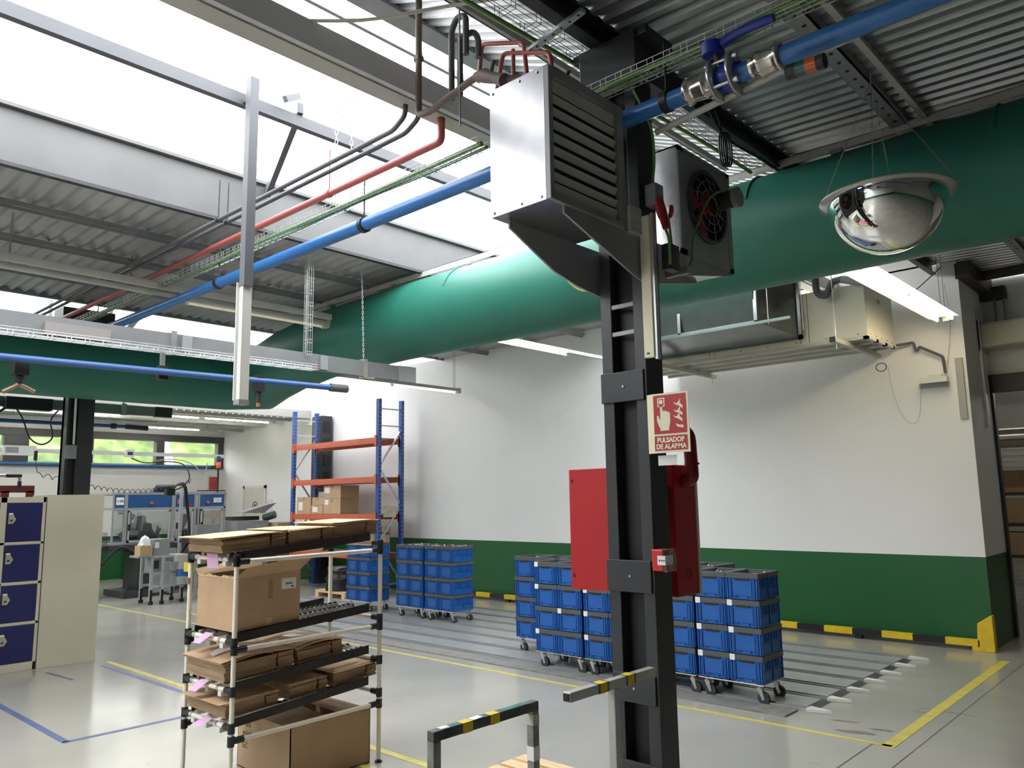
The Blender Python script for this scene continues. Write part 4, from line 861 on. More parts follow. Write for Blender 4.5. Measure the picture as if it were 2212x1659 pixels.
for ci, (x, y, who, card) in enumerate(CARTS):
    lab = 'wheeled wire dolly of the %s' % who
    if not usedD: o = dol; o.location = (x+.3, y+.2, 0); o['label'] = lab; usedD = True
    else: o = copy_thing(dol, (x+.3, y+.2, 0), lab)
    o['group'] = 'wheeled dollies under the crates'
    for layer in range(4):
        for col in range(2):
            hasc = card and random.Random(ci*17+layer*3+col).random() < (.85 if col == 0 else .35)
            lab = '%s %s blue crate on the %s' % (LAY[layer], ('left', 'right')[col], who)
            jit = random.Random(ci*31+layer*5+col); loc = (x+.15+col*.302+jit.uniform(-.002, .002), y+.2+jit.uniform(-.003, .003), .162+layer*CHH)
            src = crA if hasc else crB
            if hasc and not usedA: o = crA; o.location = loc; usedA = True
            elif not hasc and not usedB: o = crB; o.location = loc; usedB = True
            else: o = copy_thing(src, loc)
            o['label'] = lab; o['group'] = 'blue plastic crates stacked on dollies'
            if layer == 3:
                if heap is None: heap = parts_heap(3).build('white_fittings', mat('mixed pale fittings', (.55, .55, .53), .4, var=.3, vs=30), loc=(0, 0, 0)); h = heap
                else: h = heap.copy(); C.objects.link(h)
                h.location = (loc[0], loc[1], loc[2]+(.145 if ci not in (8, 9) else .165)); h.rotation_euler = (0, 0, PI*((ci+col) % 2))
                tag(h, 'small pale fittings in the top %s crate, %s' % (('left', 'right')[col], who), 'fittings', kind='stuff')
# drop templates' leftovers are in use: both crate kinds and the dolly stand in the scene

# ================================================================ pallet rack
t = thing('pallet_rack', 'tall blue and orange pallet rack against the white wall', 'pallet rack', (-13.2, 9.4, 0))
XL, XR, YF, YR, HT = -14.65, -11.78, 9.12, 9.66, 3.60
for x, nm in ((XL, 'l'), (XR, 'r')):
    for y in (YF, YR):
        b = MB(); b.box(x-.045, x+.045, y-.03, y+.03, 0, HT); b.box(x-.07, x+.07, y-.06, y+.06, 0, .008)
        z = .1
        while z < HT-.1:
            b.box(x+.045, x+.047, y-.012, y-.004, z, z+.018, 1); b.box(x+.045, x+.047, y+.006, y+.014, z, z+.018, 1); z += .075
        b.build('upright', [RBLUE, GALV], t)
    zs = [.25, .95, 1.65, 2.35, 3.05]
    for k in range(4):
        y0, y1 = (YF+.03, YR-.03) if k % 2 else (YR-.03, YF+.03)
        b = MB(); b.bar((x, y0, zs[k]), (x, y1, zs[k+1]-.05), .025, .03); b.build('brace', GALV, t)
    for z in (3.10, 3.42, .18):
        b = MB(); b.bar((x, YF+.03, z), (x, YR-.03, z), .025, .025); b.build('brace', GALV, t)
for z in (2.88, 2.15, 1.46, .74):
    for y in (YF-.01, YR+.01):
        b = MB(); b.box(XL+.045, XR-.045, y-.02, y+.02, z-.11, z); b.box(XL+.045, XR-.045, y-.024, y+.024, z-.075, z-.045); b.build('beam', RORG, t)
        for x in (XL+.03, XR-.05):
            b = MB(); b.box(x-.02, x+.04, y-.04, y+.03, z-.16, z+.04); b.build('beam_connector', RORG, t)
    b = MB(); b.box(XL+.05, XR-.05, YF+.015, YR-.015, z-.012, z-.004); b.build('shelf_panel', GALV, t)
b = MB(); b.box(XR+.05, XR+.053, 9.20, 9.50, 1.40, 1.60); tag(b.build('notice_sheet', mat('faded notice', (.62, .60, .46), .6, var=.25, vs=14)), 'faded paper notice hung on the right end of the pallet rack', 'notice')
def carton(name, x0, x1, y0, y1, z0, z1, label, m=CARD, tape=True, lab=None, group=None):
    t = thing(name, label, 'cardboard box', ((x0+x1)/2, (y0+y1)/2, z0), group)
    b = MB(); b.box(x0, x1, y0, y1, z0, z1); b.build('carton', m, t, bevel=.004)
    if tape: b = MB(); b.box((x0+x1)/2-.03, (x0+x1)/2+.03, y0-.002, y1+.002, z1-.06, z1+.002); b.build('tape', CARDD, t)
    if lab: b = MB(); b.box(lab[0], lab[1], y0-.003, y0, lab[2], lab[3]); b.build('address_label', PAPER, t)
    return t
G = 'cartons on the pallet rack'
carton('cardboard_box', -14.55, -14.05, 9.16, 9.6, 1.462, 1.80, 'long carton at the left end of the rack shelf, lower layer', lab=(-14.5, -14.34, 1.53, 1.70), group=G)
carton('cardboard_box', -14.03, -13.62, 9.16, 9.6, 1.462, 1.64, 'low carton in the middle of the rack shelf with a white label', lab=(-13.98, -13.80, 1.50, 1.60), group=G)
carton('cardboard_box', -14.03, -13.62, 9.18, 9.6, 1.642, 1.79, 'flat carton lying on the low middle carton of the rack', group=G)
carton('cardboard_box', -13.60, -13.02, 9.16, 9.6, 1.462, 1.76, 'lowest carton of the taller pile on the rack shelf', lab=(-13.55, -13.42, 1.64, 1.74), group=G)
carton('cardboard_box', -13.60, -13.02, 9.16, 9.6, 1.762, 2.02, 'topmost carton of the taller pile on the rack shelf', lab=(-13.55, -13.38, 1.87, 1.98), group=G)
t = thing('glass_case', 'small clear box standing on the left carton of the rack', 'box', (-13.95, 9.3, 1.80)); b = MB(); b.box(-13.88, -13.64, 9.2, 9.5, 1.792, 1.97); b.build('clear_case', ACRY, t); b = MB(); b.box(-13.86, -13.66, 9.22, 9.48, 1.795, 1.90); b.build('contents', PLW, t)
for k in range(6):
    x = -12.75+.17*k; b = MB(); b.cyl((x, 9.40, .745), (x, 9.40, 1.22), .075, 18, 0); b.cyl((x, 9.40, 1.08), (x, 9.40, 1.12), .0765, 18, 1)
    tag(b.build('cardboard_roll', [CARD, GRNT]), 'upright cardboard roll with green band, %s of six below the rack beams' % ('leftmost', 'second', 'third', 'fourth', 'fifth', 'rightmost')[k], 'roll', 'rolls on the lowest rack shelf')
t = thing('pallet_load', 'black wrapped load on a pallet behind the lone crate cart', 'pallet', (-12.1, 8.7, 0))
b = MB(); b.box(-12.6, -11.7, 8.35, 9.0, .09, .13); 
for x in (-12.6, -12.2, -11.8): b.box(x, x+.1, 8.35, 9.0, 0, .09)
b.build('pallet', PINE, t)
random.seed(9); b = MB(); prof = []
for k in range(7):
    a = k/6; prof.append((.36-.05*a*a+random.uniform(-.02, .02), .13+.40*a))
prof.append((.001, .56)); b.lathe((-12.15, 8.68, 0), prof, 14); b.build('black_wrap', mat('black stretch film', (.012, .012, .014), .25, var=.3, bump=.8, bs=18), t)

# ================================================================ pipe rack with flattened cartons
t = thing('flow_rack', 'cream pipe rack with sloping black roller shelves in the left foreground', 'flow rack', (-4.68, 2.9, 0))
XA, XB, YA, YBk = -4.39, -4.97, 2.37, 3.42
for (x, y, h, lab) in ((XA, YA, 1.37, 0), (XA, YBk, 1.38, 0), (XB, YA, 1.38, 0), (XB, YBk, 1.40, 0)):
    b = MB(); b.cyl((x, y, .02), (x, y, h), .014, 16); p = b.build('post', OCR, t)
    b = MB(); b.cyl((x, y, 0), (x, y, .012), .024, 14); b.cyl((x, y, .012), (x, y, .035), .012, 10); b.build('levelling_foot', BLK, p)
def rpipe(p, q, r=.014):
    p = Vector(p); q = Vector(q); d = (q-p).normalized(); b = MB(); b.cyl(p, q, r, 14); o = b.build('rail_pipe', OCR, t)
    for e, s in ((p, 1), (q, -1)):
        c = MB(); c.cyl(e+d*s*.012, e+d*s*.075, .0195, 14); c.cyl(e+Vector((0, 0, -.028)), e+Vector((0, 0, .028)), .0205, 14); c.build('joint', BLK, t)
LV = [(1.37, 1.41, 1.37, 1.40), (.90, .92, .87, .90), (.63, .65, None, None), (.43, .44, .37, .38)]
for (zf, zk, zs0, zs1) in LV:
    rpipe((XB, YA, zf), (XA, YA, zf)); rpipe((XB, YBk, zk), (XA, YBk, zk))
    if zs0: rpipe((XA, YA, zs0-.01), (XA, YBk, zs0)); rpipe((XB, YA, zs0-.01), (XB, YBk, zs0))
    dz = .075
    for x in (XA-.025, XB+.025):
        b = MB(); b.prism([(YA+.03, zf-.005), (YBk-.07, zf+dz-.01), (YBk-.07, zf+dz+.045), (YA+.03, zf+.045)], (x-.0015, 0, 0), (0, 1, 0), (0, 0, 1), (.003, 0, 0)); b.build('side_guide', BLK, t)
    for x in (XA-.13, XA-.29, XA-.45):
        b = MB(); b.bar((x, YA+.01, zf+.016), (x, YBk-.03, zf+dz+.004), .034, .022); tr = b.build('roller_track', GALV, t)
        b = MB(); n = 26
        for i in range(n):
            y = YA+.04+(YBk-YA-.09)*i/(n-1); z = zf+.026+(dz-.012)*i/(n-1); b.cyl((x-.012, y, z), (x+.012, y, z), .011, 8)
        r = b.build('rollers', BLK, tr)
    for x in (XB+.10, XA-.16):
        b = MB(); b.cyl((x-.012, YA, zf), (x+.012, YA, zf), .017, 12); b.build('label_clip', GALV, t)
    for x in (XA-.13, XA-.29, XA-.45):
        b = MB(); b.box(x-.02, x+.02, YA-.012, YA+.03, zf-.04, zf-.012); b.build('track_bracket', PLW, t)
for k, (x, z, tilt) in enumerate(((-4.66, 1.37, 0), (-4.66, .905, .9), (-4.69, .63, .9), (-4.62, .43, 1.1))):
    where = ('top', 'second', 'third', 'lowest')[k]
    b = MB(); h = .085; b.prism([(-.07, 0), (.07, 0), (.075, -h), (-.065, -h*1.05)] if k == 0 else [(-.045, 0), (.045, 0), (.05, -h), (-.04, -h*1.05)], (x, YA-.016, z+.03), (1, 0, 0), (.35, math.sin(tilt), math.cos(tilt)) if tilt else (0, -.03, 1), (0, -.0008, 0))
    tag(b.build('pink_card', PINK), 'pink paper card hanging on the %s front pipe of the rack' % where, 'card', 'pink cards on the pipe rack')
tag(MB().box(-5.09, -4.95, 2.38, 2.382, 1.27, 1.33).build('yellow_card', mat('yellow card', (.55, .45, .03), .5)), 'yellow card hanging at the left post of the pipe rack', 'card')
tag(MB().box(-4.99, -4.95, 2.352, 2.356, 1.20, 1.24).build('post_label', mat('brown label', (.2, .10, .08), .5, var=.4, vs=60)), 'small brown label wrapped on the left front post of the rack', 'label')
def bundle(x0, x1, y0, y1, z, h, slope, seed, label, mtop=CARDL, curve=.0, film=False, flap=.25, ext=1):
    """pile of flattened cartons: sheets lying on the sloping track, upper sheets sticking out and bowed"""
    random.seed(seed); t2 = thing('flattened_cartons', label, 'flattened cardboard', ((x0+x1)/2, (y0+y1)/2, z), 'piles of flattened cartons on the pipe rack')
    n = 6
    b = MB(); ym = y0+(y1-y0)*(1-flap)
    for (ya, yb_) in ((y0, ym-.006), (ym+.006, y1)):
        ks = 7; th = h/ks
        for k in range(ks):
            j = [random.uniform(-.005, .005) for _ in range(4)]; za = z+(ya-YA)*slope; zb_ = z+(yb_-YA)*slope; zk = th*k
            P = [(x0+j[0], ya+j[1], za+zk), (x1+j[2], ya+j[1], za+zk), (x1+j[2], yb_+j[3], zb_+zk), (x0+j[0], yb_+j[3], zb_+zk)]
            b.add(P+[(p[0], p[1], p[2]+th*.96) for p in P], [(3, 2, 1, 0), (4, 5, 6, 7), (0, 1, 5, 4), (1, 2, 6, 5), (2, 3, 7, 6), (3, 0, 4, 7)])
    b.build('sheet_stack', CARDD, t2)
    for s in range(3):
        b = MB(); N = 9; dx = random.uniform(-.015, .02); dy = random.uniform(-.025, .01)-.012*s*ext; ya = y0+dy; yb_ = (y1 if s else y1+.01)-random.uniform(0, .08)*s; rows = []
        for i in range(N+1):
            y = ya+(yb_-ya)*i/N; zz = z+(y-YA)*slope+h+.003+.004*s+curve*math.sin(PI*i/N)+.012*max(0, .25-i/N)*s; rows.append((y, zz))
        vs = []
        for (y, zz) in rows: vs += [(x0-.01+dx, y, zz), (x1+.012+dx, y, zz-.0), (x0-.01+dx, y, zz+.003), (x1+.012+dx, y, zz+.003)]
        fs = []
        for i in range(N): a = 4*i; fs += [(a, a+1, a+5, a+4), (a+2, a+6, a+7, a+3), (a, a+4, a+6, a+2), (a+1, a+3, a+7, a+5)]
        fs += [(0, 2, 3, 1), (4*N, 4*N+1, 4*N+3, 4*N+2)]; b.add(vs, fs); b.build('top_sheet', mtop, t2)
    if film:
        b = MB(); N = 10; vs = []
        for i in range(N+1):
            y = y0+.02+(y1-y0-.04)*i/N; zz = z+(y-YA)*slope+h+.022+curve*math.sin(PI*i/N); vs += [(x0+.12, y, zz), (x0+.30, y, zz+.004)]
        b.add(vs, [(2*i, 2*i+1, 2*i+3, 2*i+2) for i in range(N)], 0, True); b.build('clear_wrap', TRANS, t2)
    return t2
bundle(-4.86, -4.44, 2.30, 2.72, 1.415, .075, .062, 1, 'front pile of flattened cartons on the top shelf of the rack', curve=.004, ext=3)
bundle(-4.88, -4.44, 2.74, 3.06, 1.415, .075, .062, 2, 'middle pile of flattened cartons on the top shelf of the rack', curve=.003)
bundle(-4.90, -4.46, 3.08, 3.44, 1.415, .085, .062, 3, 'rear pile of flattened cartons on the top shelf of the rack', curve=.003)
bundle(-4.92, -4.45, 2.35, 2.80, .675, .095, .065, 4, 'front pile of flattened cartons wrapped in film on the third shelf', CARD, curve=.02, film=True)
bundle(-4.90, -4.45, 2.83, 3.16, .675, .085, .065, 5, 'rear pile of flattened cartons wrapped in film on the third shelf', CARD, curve=.02, film=True)
bundle(-4.92, -4.45, 2.36, 2.70, .475, .07, .065, 6, 'front pile of flattened cartons on the lowest shelf of the rack', CARD)
bundle(-4.90, -4.45, 2.78, 3.05, .475, .075, .065, 7, 'middle pile of flattened cartons on the lowest shelf of the rack', CARD)
bundle(-4.88, -4.45, 3.10, 3.44, .475, .08, .065, 8, 'rear pile of flattened cartons with a green print on the lowest shelf', CARD)
# open carton on the second shelf
def wall_panel(b, p, q, z0p, z0q, h, th, ins):
    pass
t = thing('open_carton', 'large open cardboard box with a white label on the second shelf of the rack', 'cardboard box', (-4.68, 2.6, .93))
x0, x1, y0, y1, zf = -4.905, -4.44, 2.39, 2.83, .945; sl = .062; zt = 1.255
b = MB(); th = .006; z = lambda y: zf+(y-y0)*sl
def slab(ax, a0, a1, c0, c1):   # upright wall along y (ax=0) at x a0..a1
    b.add([(a0, c0, z(c0)), (a1, c0, z(c0)), (a1, c1, z(c1)), (a0, c1, z(c1)), (a0, c0, zt+(c0-y0)*sl), (a1, c0, zt+(c0-y0)*sl), (a1, c1, zt+(c1-y0)*sl), (a0, c1, zt+(c1-y0)*sl)], [(3, 2, 1, 0), (4, 5, 6, 7), (0, 1, 5, 4), (1, 2, 6, 5), (2, 3, 7, 6), (3, 0, 4, 7)])
slab(0, x0, x0+th, y0, y1); slab(0, x1-th, x1, y0, y1); slab(0, x0+th, x1-th, y0, y0+th); slab(0, x0+th, x1-th, y1-th, y1)
b.add([(x0, y0, z(y0)), (x1, y0, z(y0)), (x1, y1, z(y1)), (x0, y1, z(y1)), (x0, y0, z(y0)+th), (x1, y0, z(y0)+th), (x1, y1, z(y1)+th), (x0, y1, z(y1)+th)], [(3, 2, 1, 0), (4, 5, 6, 7), (0, 1, 5, 4), (1, 2, 6, 5), (2, 3, 7, 6), (3, 0, 4, 7)]); b.build('carton', CARD, t)
b = MB(); b.add([(x1-.004, y0, zt), (x1-.004, y1, zt+.027), (x1+.05, y1+.085, zt+.125), (x1+.045, y0+.05, zt+.065), (x1, y0, zt), (x1, y1, zt+.027), (x1+.054, y1+.085, zt+.125), (x1+.049, y0+.05, zt+.065)], [(3, 2, 1, 0), (4, 5, 6, 7), (0, 1, 5, 4), (1, 2, 6, 5), (2, 3, 7, 6), (3, 0, 4, 7)]); b.build('flap', CARD, t)
b = MB(); b.add([(x0, y0, zt), (x0, y1, zt+.027), (x0-.04, y1, zt+.09), (x0-.04, y0, zt+.04), (x0+.004, y0, zt), (x0+.004, y1, zt+.027), (x0-.036, y1, zt+.09), (x0-.036, y0, zt+.04)], [(3, 2, 1, 0), (4, 5, 6, 7), (0, 1, 5, 4), (1, 2, 6, 5), (2, 3, 7, 6), (3, 0, 4, 7)]); b.build('flap', CARD, t)
random.seed(4); b = MB(); poly = [(x0, 0)]; n = 22
for i in range(n+1): poly.append((x0+(x1-x0)*i/n, .012+random.uniform(-.006, .008)))
poly.append((x1, 0)); b.prism([(p[0], p[1]) for p in poly], (0, y0, zt-.001), (1, 0, 0), (0, 0, 1), (0, .006, 0)); b.build('torn_edge', CARDL, t)
b = MB(); b.box(x1, x1+.001, 2.70, 2.80, 1.17, 1.235); lbl = b.build('address_label', PAPER, t)
b = MB()
for k in range(9): b.box(x1+.001, x1+.0016, 2.725+k*.0055, 2.725+k*.0055+(.0035 if k % 3 else .002), 1.197, 1.209)
b.box(x1+.001, x1+.0016, 2.765, 2.785, 1.180, 1.187); b.build('barcode', INK, lbl)
b = MB(); b.box(x1, x1+.001, 2.61, 2.64, 1.12, 1.235); b.build('tape', CARDD, t); b = MB(); b.box(x1, x1+.001, 2.60, 2.635, .965, 1.01); b.build('tape', CARDL, t)
random.seed(8); b = MB()
for k in range(12): b.ob((random.uniform(x0+.05, x1-.08), random.uniform(y0+.05, y1-.08), 1.16+random.uniform(-.03, .05)), (.16, .12, .005), (random.uniform(-.5, .5), random.uniform(-.5, .5), random.uniform(0, 3)))
tag(b.build('cardboard_scraps', CARD), 'torn cardboard scraps filling the large open box', 'scraps', kind='stuff')
# big box on the floor under the rack
t = thing('big_carton', 'big brown cardboard box on the floor below the pipe rack', 'cardboard box', (-4.75, 3.0, 0))
x0, x1, y0, y1, zt = -5.06, -4.43, 2.78, 3.38, .335
b = MB(); b.box(x0, x1, y0, y0+th, 0, zt); b.box(x0, x1, y1-th, y1, 0, zt); b.box(x0, x0+th, y0, y1, 0, zt); b.box(x1-th, x1, y0, y1, 0, zt); b.box(x0, x1, y0, y1, 0, .006); b.build('carton', CARD, t)
def quad(p, q, r, s, d=.004): 
    b = MB(); b.add([p, q, r, s]+[(a[0], a[1], a[2]+d) for a in (p, q, r, s)], [(3, 2, 1, 0), (4, 5, 6, 7), (0, 1, 5, 4), (1, 2, 6, 5), (2, 3, 7, 6), (3, 0, 4, 7)]); return b
quad((x0, y0, zt), (x1, y0, zt), (x1-.02, y0+.28, zt+.012), (x0+.03, y0+.30, zt+.03)).build('flap', CARD, t)
quad((x0, y1, zt), (x1, y1, zt), (x1-.02, y1-.27, zt+.035), (x0+.04, y1-.29, zt+.05)).build('flap', CARD, t)
quad((x1, y0+.01, zt+.002), (x1, y1-.01, zt+.002), (x1-.22, y1-.03, zt-.03), (x1-.22, y0+.03, zt-.03)).build('flap', CARD, t)
text_mesh('printed_text', 'os\nmith', .075, (x0+.13, y0-.001, .25), (1, 0, 0), (0, 0, 1), INK, t, .0005)
b = MB()
for k in range(4): b.box(x0+.06, x0+.12+.008*(k % 2), y0-.001, y0, .17-.014*k, .174-.014*k)
b.build('printed_lines', INK, t)

# ================================================================ lockers
t = thing('locker', 'beige locker unit with dark blue doors and keypad locks at the left edge', 'locker', (-9.85, 2.55, 0))
x1, y0, y1, H = -9.6, 2.14, 2.93, 1.80
b = MB(); b.box(-10.1, x1-.02, y0, y1, 0, H)
b.box(x1-.02, x1, y1-.03, y1, 0, H); b.box(x1-.02, x1, y0, y0+.03, 0, H); b.box(x1-.02, x1, 2.50, 2.56, 0, H)
zz = [.07, .485, .90, 1.315, 1.74]
for z in zz: b.box(x1-.02, x1, y0, y1, z-.015 if z < 1.7 else z, z+.015 if z < 1.7 else H)
b.box(x1-.02, x1, y0, y1, 0, .06); b.build('body', BEI, t, bevel=.003)
for col, (ya, yb_) in enumerate(((2.56, 2.90), (2.17, 2.50))):
    for k in range(4):
        b = MB(); b.box(x1-.012, x1-.003, ya+.004, yb_-.004, zz[k]+.018, zz[k+1]-.018 if k < 3 else zz[4]-.003); d = b.build('door', NAVY, t, bevel=.003)
        zc = zz[k]+.27; b = MB(); b.prism([(ya+.02, zc-.065), (ya+.062, zc-.065), (ya+.09, zc-.02), (ya+.062, zc+.03), (ya+.02, zc+.03)], (x1-.003, 0, 0), (0, 1, 0), (0, 0, 1), (.016, 0, 0)); lk = b.build('lock_plate', mat('beige lock plastic', (.33, .32, .23), .45), d)
        b = MB(); b.box(x1+.013, x1+.016, ya+.032, ya+.056, zc-.04, zc-.02); b.build('keyhole', DKG, lk); b = MB(); b.box(x1-.003, x1+.012, ya+.022, ya+.06, zc+.032, zc+.048); b.build('number_tag', LUM, lk)
t = thing('tall_cabinet', 'plain beige tall cabinet standing beside the blue door lockers', 'cabinet', (-9.8, 3.2, 0))
b = MB(); b.prism([(-10.1, 2.94), (-9.6, 2.94), (-9.50, 3.49), (-10.0, 3.49)], (0, 0, 0), (1, 0, 0), (0, 1, 0), (0, 0, 1.82)); b.build('body', BEI, t, bevel=.003)

# ================================================================ red frame trolley behind the lockers
t = thing('red_trolley', 'dark red trolley with a grey tube handle showing above the lockers', 'trolley', (-13, 3.3, 0))
b = MB(); b.box(-13.05, -13.0, 2.5, 3.80, 1.90, 2.0); b.box(-13.05, -13.0, 2.5, 3.80, 1.70, 1.78)
for y in (2.5, 2.78, 3.10, 3.38, 3.70): b.box(-13.05, -13.0, y, y+.1, .2, 1.92)
b.build('red_frame', mat('dark red frame', (.22, .04, .03), .5), t)
b = MB(); b.tube(bend([(-13.0, 2.3, 2.14), (-13.0, 3.60, 2.14), (-13.0, 3.60, 1.98)], .01), .022, 12); b.build('handle', GALV, t)
b = MB(); b.cyl((-13.0, 3.42, 2.14), (-13.0, 3.62, 2.14), .027, 12); b.cyl((-13.0, 3.60, 1.97), (-13.0, 3.60, 2.06), .027, 12); b.build('handle_joint', BLK, t)
for y in (2.6, 3.7):
    b = MB(); b.cyl((-13.06, y, .1), (-13.0, y, .1), .1, 16); b.build('wheel', RUB, t)

# ================================================================ hurdles and pallet in the foreground
t = thing('barrier_frame', 'scuffed grey and green square tube hoop with yellow bands in the foreground', 'barrier', (-2.45, 2.5, 0))
bx, ya, yb_, ht = -2.46, 2.17, 2.80, .80
b = MB(); b.box(bx-.02, bx+.02, ya, yb_, ht-.04, ht); b.build('top_bar', mat('worn dark green tube', (.06, .075, .07), .45, var=.4, vs=14), t, bevel=.003)
for y in (ya, yb_-.04):
    b = MB(); b.box(bx-.02, bx+.02, y, y+.04, 0, ht-.04); b.build('leg', mat('worn grey tube', (.22, .215, .20), .45, metal=.3, var=.35, vs=12), t, bevel=.003)
for y in (ya+.16, ya+.32):
    b = MB(); b.box(bx-.0208, bx+.0208, y, y+.055, ht-.0408, ht+.0008); b.build('yellow_band', YEL, t)
b = MB(); b.box(bx-.016, bx+.016, ya+.07, ya+.155, ht, ht+.001); b.build('teal_paint', TEAL, t)
b = MB(); b.box(bx-.016, bx+.016, ya+.40, ya+.56, ht, ht+.001); b.build('teal_paint', TEAL, t)
b = MB(); b.ob((bx, ya+.25, ht+.001), (.034, .06, .001), (0, 0, .1)); b.build('torn_sticker', PAPER, t)
b = MB(); b.ob((bx, ya+.07, ht+.001), (.03, .045, .001), (0, 0, -.1)); b.build('torn_sticker', PAPER, t)
b = MB(); b.box(bx+.0202, bx+.021, yb_-.04, yb_-.0, .55, .61); b.box(bx-.02, bx+.02, yb_-.041, yb_-.0405, .55, .61); b.build('torn_sticker', PAPER, t)
b = MB(); b.box(bx-.02, bx+.021, yb_-.041, yb_, .70, .745); b.build('torn_sticker', mat('dirty cream tape', (.5, .48, .40), .6), t)
t = thing('barrier_frame', 'plain aluminium T shaped barrier with two yellow bands beside the black column', 'barrier', (-2.2, 3.0, 0))
b = MB(); b.box(-2.20, -2.16, 2.68, 3.33, .855, .895); b.build('top_bar', mat('dull aluminium tube', (.52, .52, .49), .4, metal=.4), t, bevel=.003)
b = MB(); b.box(-2.198, -2.158, 2.99, 3.03, 0, .855); b.build('leg', mat('pale aluminium tube', (.46, .45, .43), .4, metal=.3), t, bevel=.003)
b = MB(); b.box(-2.195, -2.165, 2.675, 2.68, .86, .89); b.build('end_plug', BLK, t)
for y in (2.89, 3.10):
    b = MB(); b.box(-2.2008, -2.1592, y-.014, y+.064, .8542, .8958); g = b.build('green_band', GRNT, t)
    b = MB(); b.box(-2.2014, -2.1586, y, y+.05, .8536, .8964); b.build('yellow_band', YEL, g)
t = thing('wooden_pallet', 'pale pine pallet lying on the floor in front of the column', 'pallet', (-2.9, 3.4, 0))
pa = thing('x', '', '', (0, 0, 0)); bpy.data.objects.remove(pa)
b0 = Vector((-3.0, 3.10, 0)); 
for k in range(6):
    b = MB(); y = 3.10+.125*k; b.box(-3.45+.05*k*0, -2.62, y, y+.095, .118, .14); b.build('deck_board', PINE, t, bevel=.002)
for x in (-3.42, -3.08, -2.72):
    b = MB(); b.box(x, x+.09, 3.10, 3.82, .022, .117); b.build('runner', PINE, t)
b = MB(); b.box(-3.45, -2.62, 3.10, 3.19, 0, .022); b.box(-3.45, -2.62, 3.73, 3.82, 0, .022); b.build('bottom_boards', PINE, t)

# ================================================================ fire signs, cabinets, call point
t = thing('alarm_sign', 'red and cream fire alarm push button sign on the column', 'sign', (-2.12, 3.45, 1.91))
ox, oy, oz = -2.205, 3.42, 1.915; W2, H2 = .245, .30
b = MB(); b.prism([(0, 0), (.045, -.012), (W2, -.012), (W2, -.010), (.045, -.010), (0, .003)], (ox, oy, oz), (1, 0, 0), (0, 1, 0), (0, 0, H2)); b.build('board', LUM, t)
yy = oy-.0125
def flat(poly, m, nm, y=yy, d=-.0006): b = MB(); b.prism([(.045+(px_-.045)*1.1, pz_) for px_, pz_ in poly], (ox, y, oz), (1, 0, 0), (0, 0, 1), (0, d, 0)); return b.build(nm, m, t)
flat([(.045, .095), (.215, .095), (.215, .29), (.045, .29)], SRED, 'pictogram_panel'); flat([(.045, .012), (.215, .012), (.215, .085), (.045, .085)], SRED, 'text_panel')
y2 = yy-.0007
flat([(.067, .232), (.105, .232), (.105, .277), (.067, .277)], LUM, 'button_symbol', y2); flat([(.073, .238), (.099, .238), (.099, .271), (.073, .271)], SRED, 'button_symbol', y2-.0007)
flat([(.086+.011*math.cos(a*PI/8), .256+.012*math.sin(a*PI/8)) for a in range(16)], LUM, 'button_symbol', y2-.0014)
hand = [(.080, .243), (.085, .247), (.091, .243), (.092, .205), (.096, .212), (.102, .213), (.105, .205), (.109, .210), (.115, .209), (.118, .200), (.122, .204), (.128, .202), (.131, .194), (.131, .152), (.124, .122), (.124, .111), (.078, .111), (.078, .122), (.066, .148), (.062, .165), (.062, .185), (.067, .189), (.072, .185), (.075, .170), (.080, .166)]
flat(hand, LUM, 'hand_symbol', y2)
for k, (fx, fz, s) in enumerate(((.150, .215, 1.0), (.150, .180, .95), (.146, .150, 1.0), (.157, .118, .85))):
    fl = [(0, .035), (.010, .022), (.028, .014), (.048, .000), (.048, .014), (.034, .028), (.038, .050), (.026, .036), (.018, .026)]
    if k == 3: fl = [(0, .028), (.012, .010), (.048, .000), (.048, .018), (.026, .020)]
    flat([(fx+px*s, fz+pz*s) for px, pz in fl], LUM, 'flame_symbol', y2)
text_mesh('sign_text', 'PULSADOR\nDE ALARMA', .034, (ox+.139, yy-.001, oz+.047), (1, 0, 0), (0, 0, 1), LUM, t, .0005, bold=.0013, sx=.93)
tag(MB().box(-2.165, -2.06, 3.44, 3.442, 1.855, 1.905).build('paper_note', PAPER), 'white paper strip hanging below the red alarm sign', 'paper')
t = thing('call_point', 'red fire alarm call point with clear cover on the column side', 'fire alarm', (-2.15, 3.5, 1.34))
b = MB(); b.box(-2.215, -2.15, 3.42, 3.52, 1.335, 1.44); b.build('housing', mat('bright red plastic', (.55, .03, .03), .3), t, bevel=.005)
b = MB(); b.box(-2.15, -2.125, 3.418, 3.51, 1.33, 1.445); b.build('clear_cover', TRANS, t, bevel=.004)
b = MB(); b.box(-2.148, -2.135, 3.435, 3.49, 1.365, 1.41); b.box(-2.180, -2.135, 3.417, 3.419, 1.365, 1.41); f = b.build('break_plate', PAPER, t)
b = MB()
for k in range(3): b.box(-2.172+.013*k, -2.165+.013*k, 3.4155, 3.417, 1.384, 1.391)
b.build('printed_marks', INK, f)
t = thing('hose_cabinet', 'wide red fire hose cabinet mounted behind the black column', 'fire cabinet', (-2.6, 3.85, 1.18))
CX = -2.265
b = MB(); b.box(-2.985, CX, 3.74, 3.965, 1.17, 1.87); b.build('body', RED, t, bevel=.004)
b = MB(); b.box(-2.99, CX+.004, 3.966, 3.985, 1.165, 1.875); b.build('door_edge', LUM, t)
for z in (1.80, 1.25):
    b = MB(); b.box(-2.965, -2.957, 3.736, 3.74, z-.01, z+.01); b.build('slot', BLK, t)
b = MB(); b.lathe((CX+.001, 3.86, 1.285), [(.030, 0), (.030, .002), (.028, .002), (.028, 0)], 24, 0, (1, 0, 0)); b.build('knockout_ring', BLK, t)
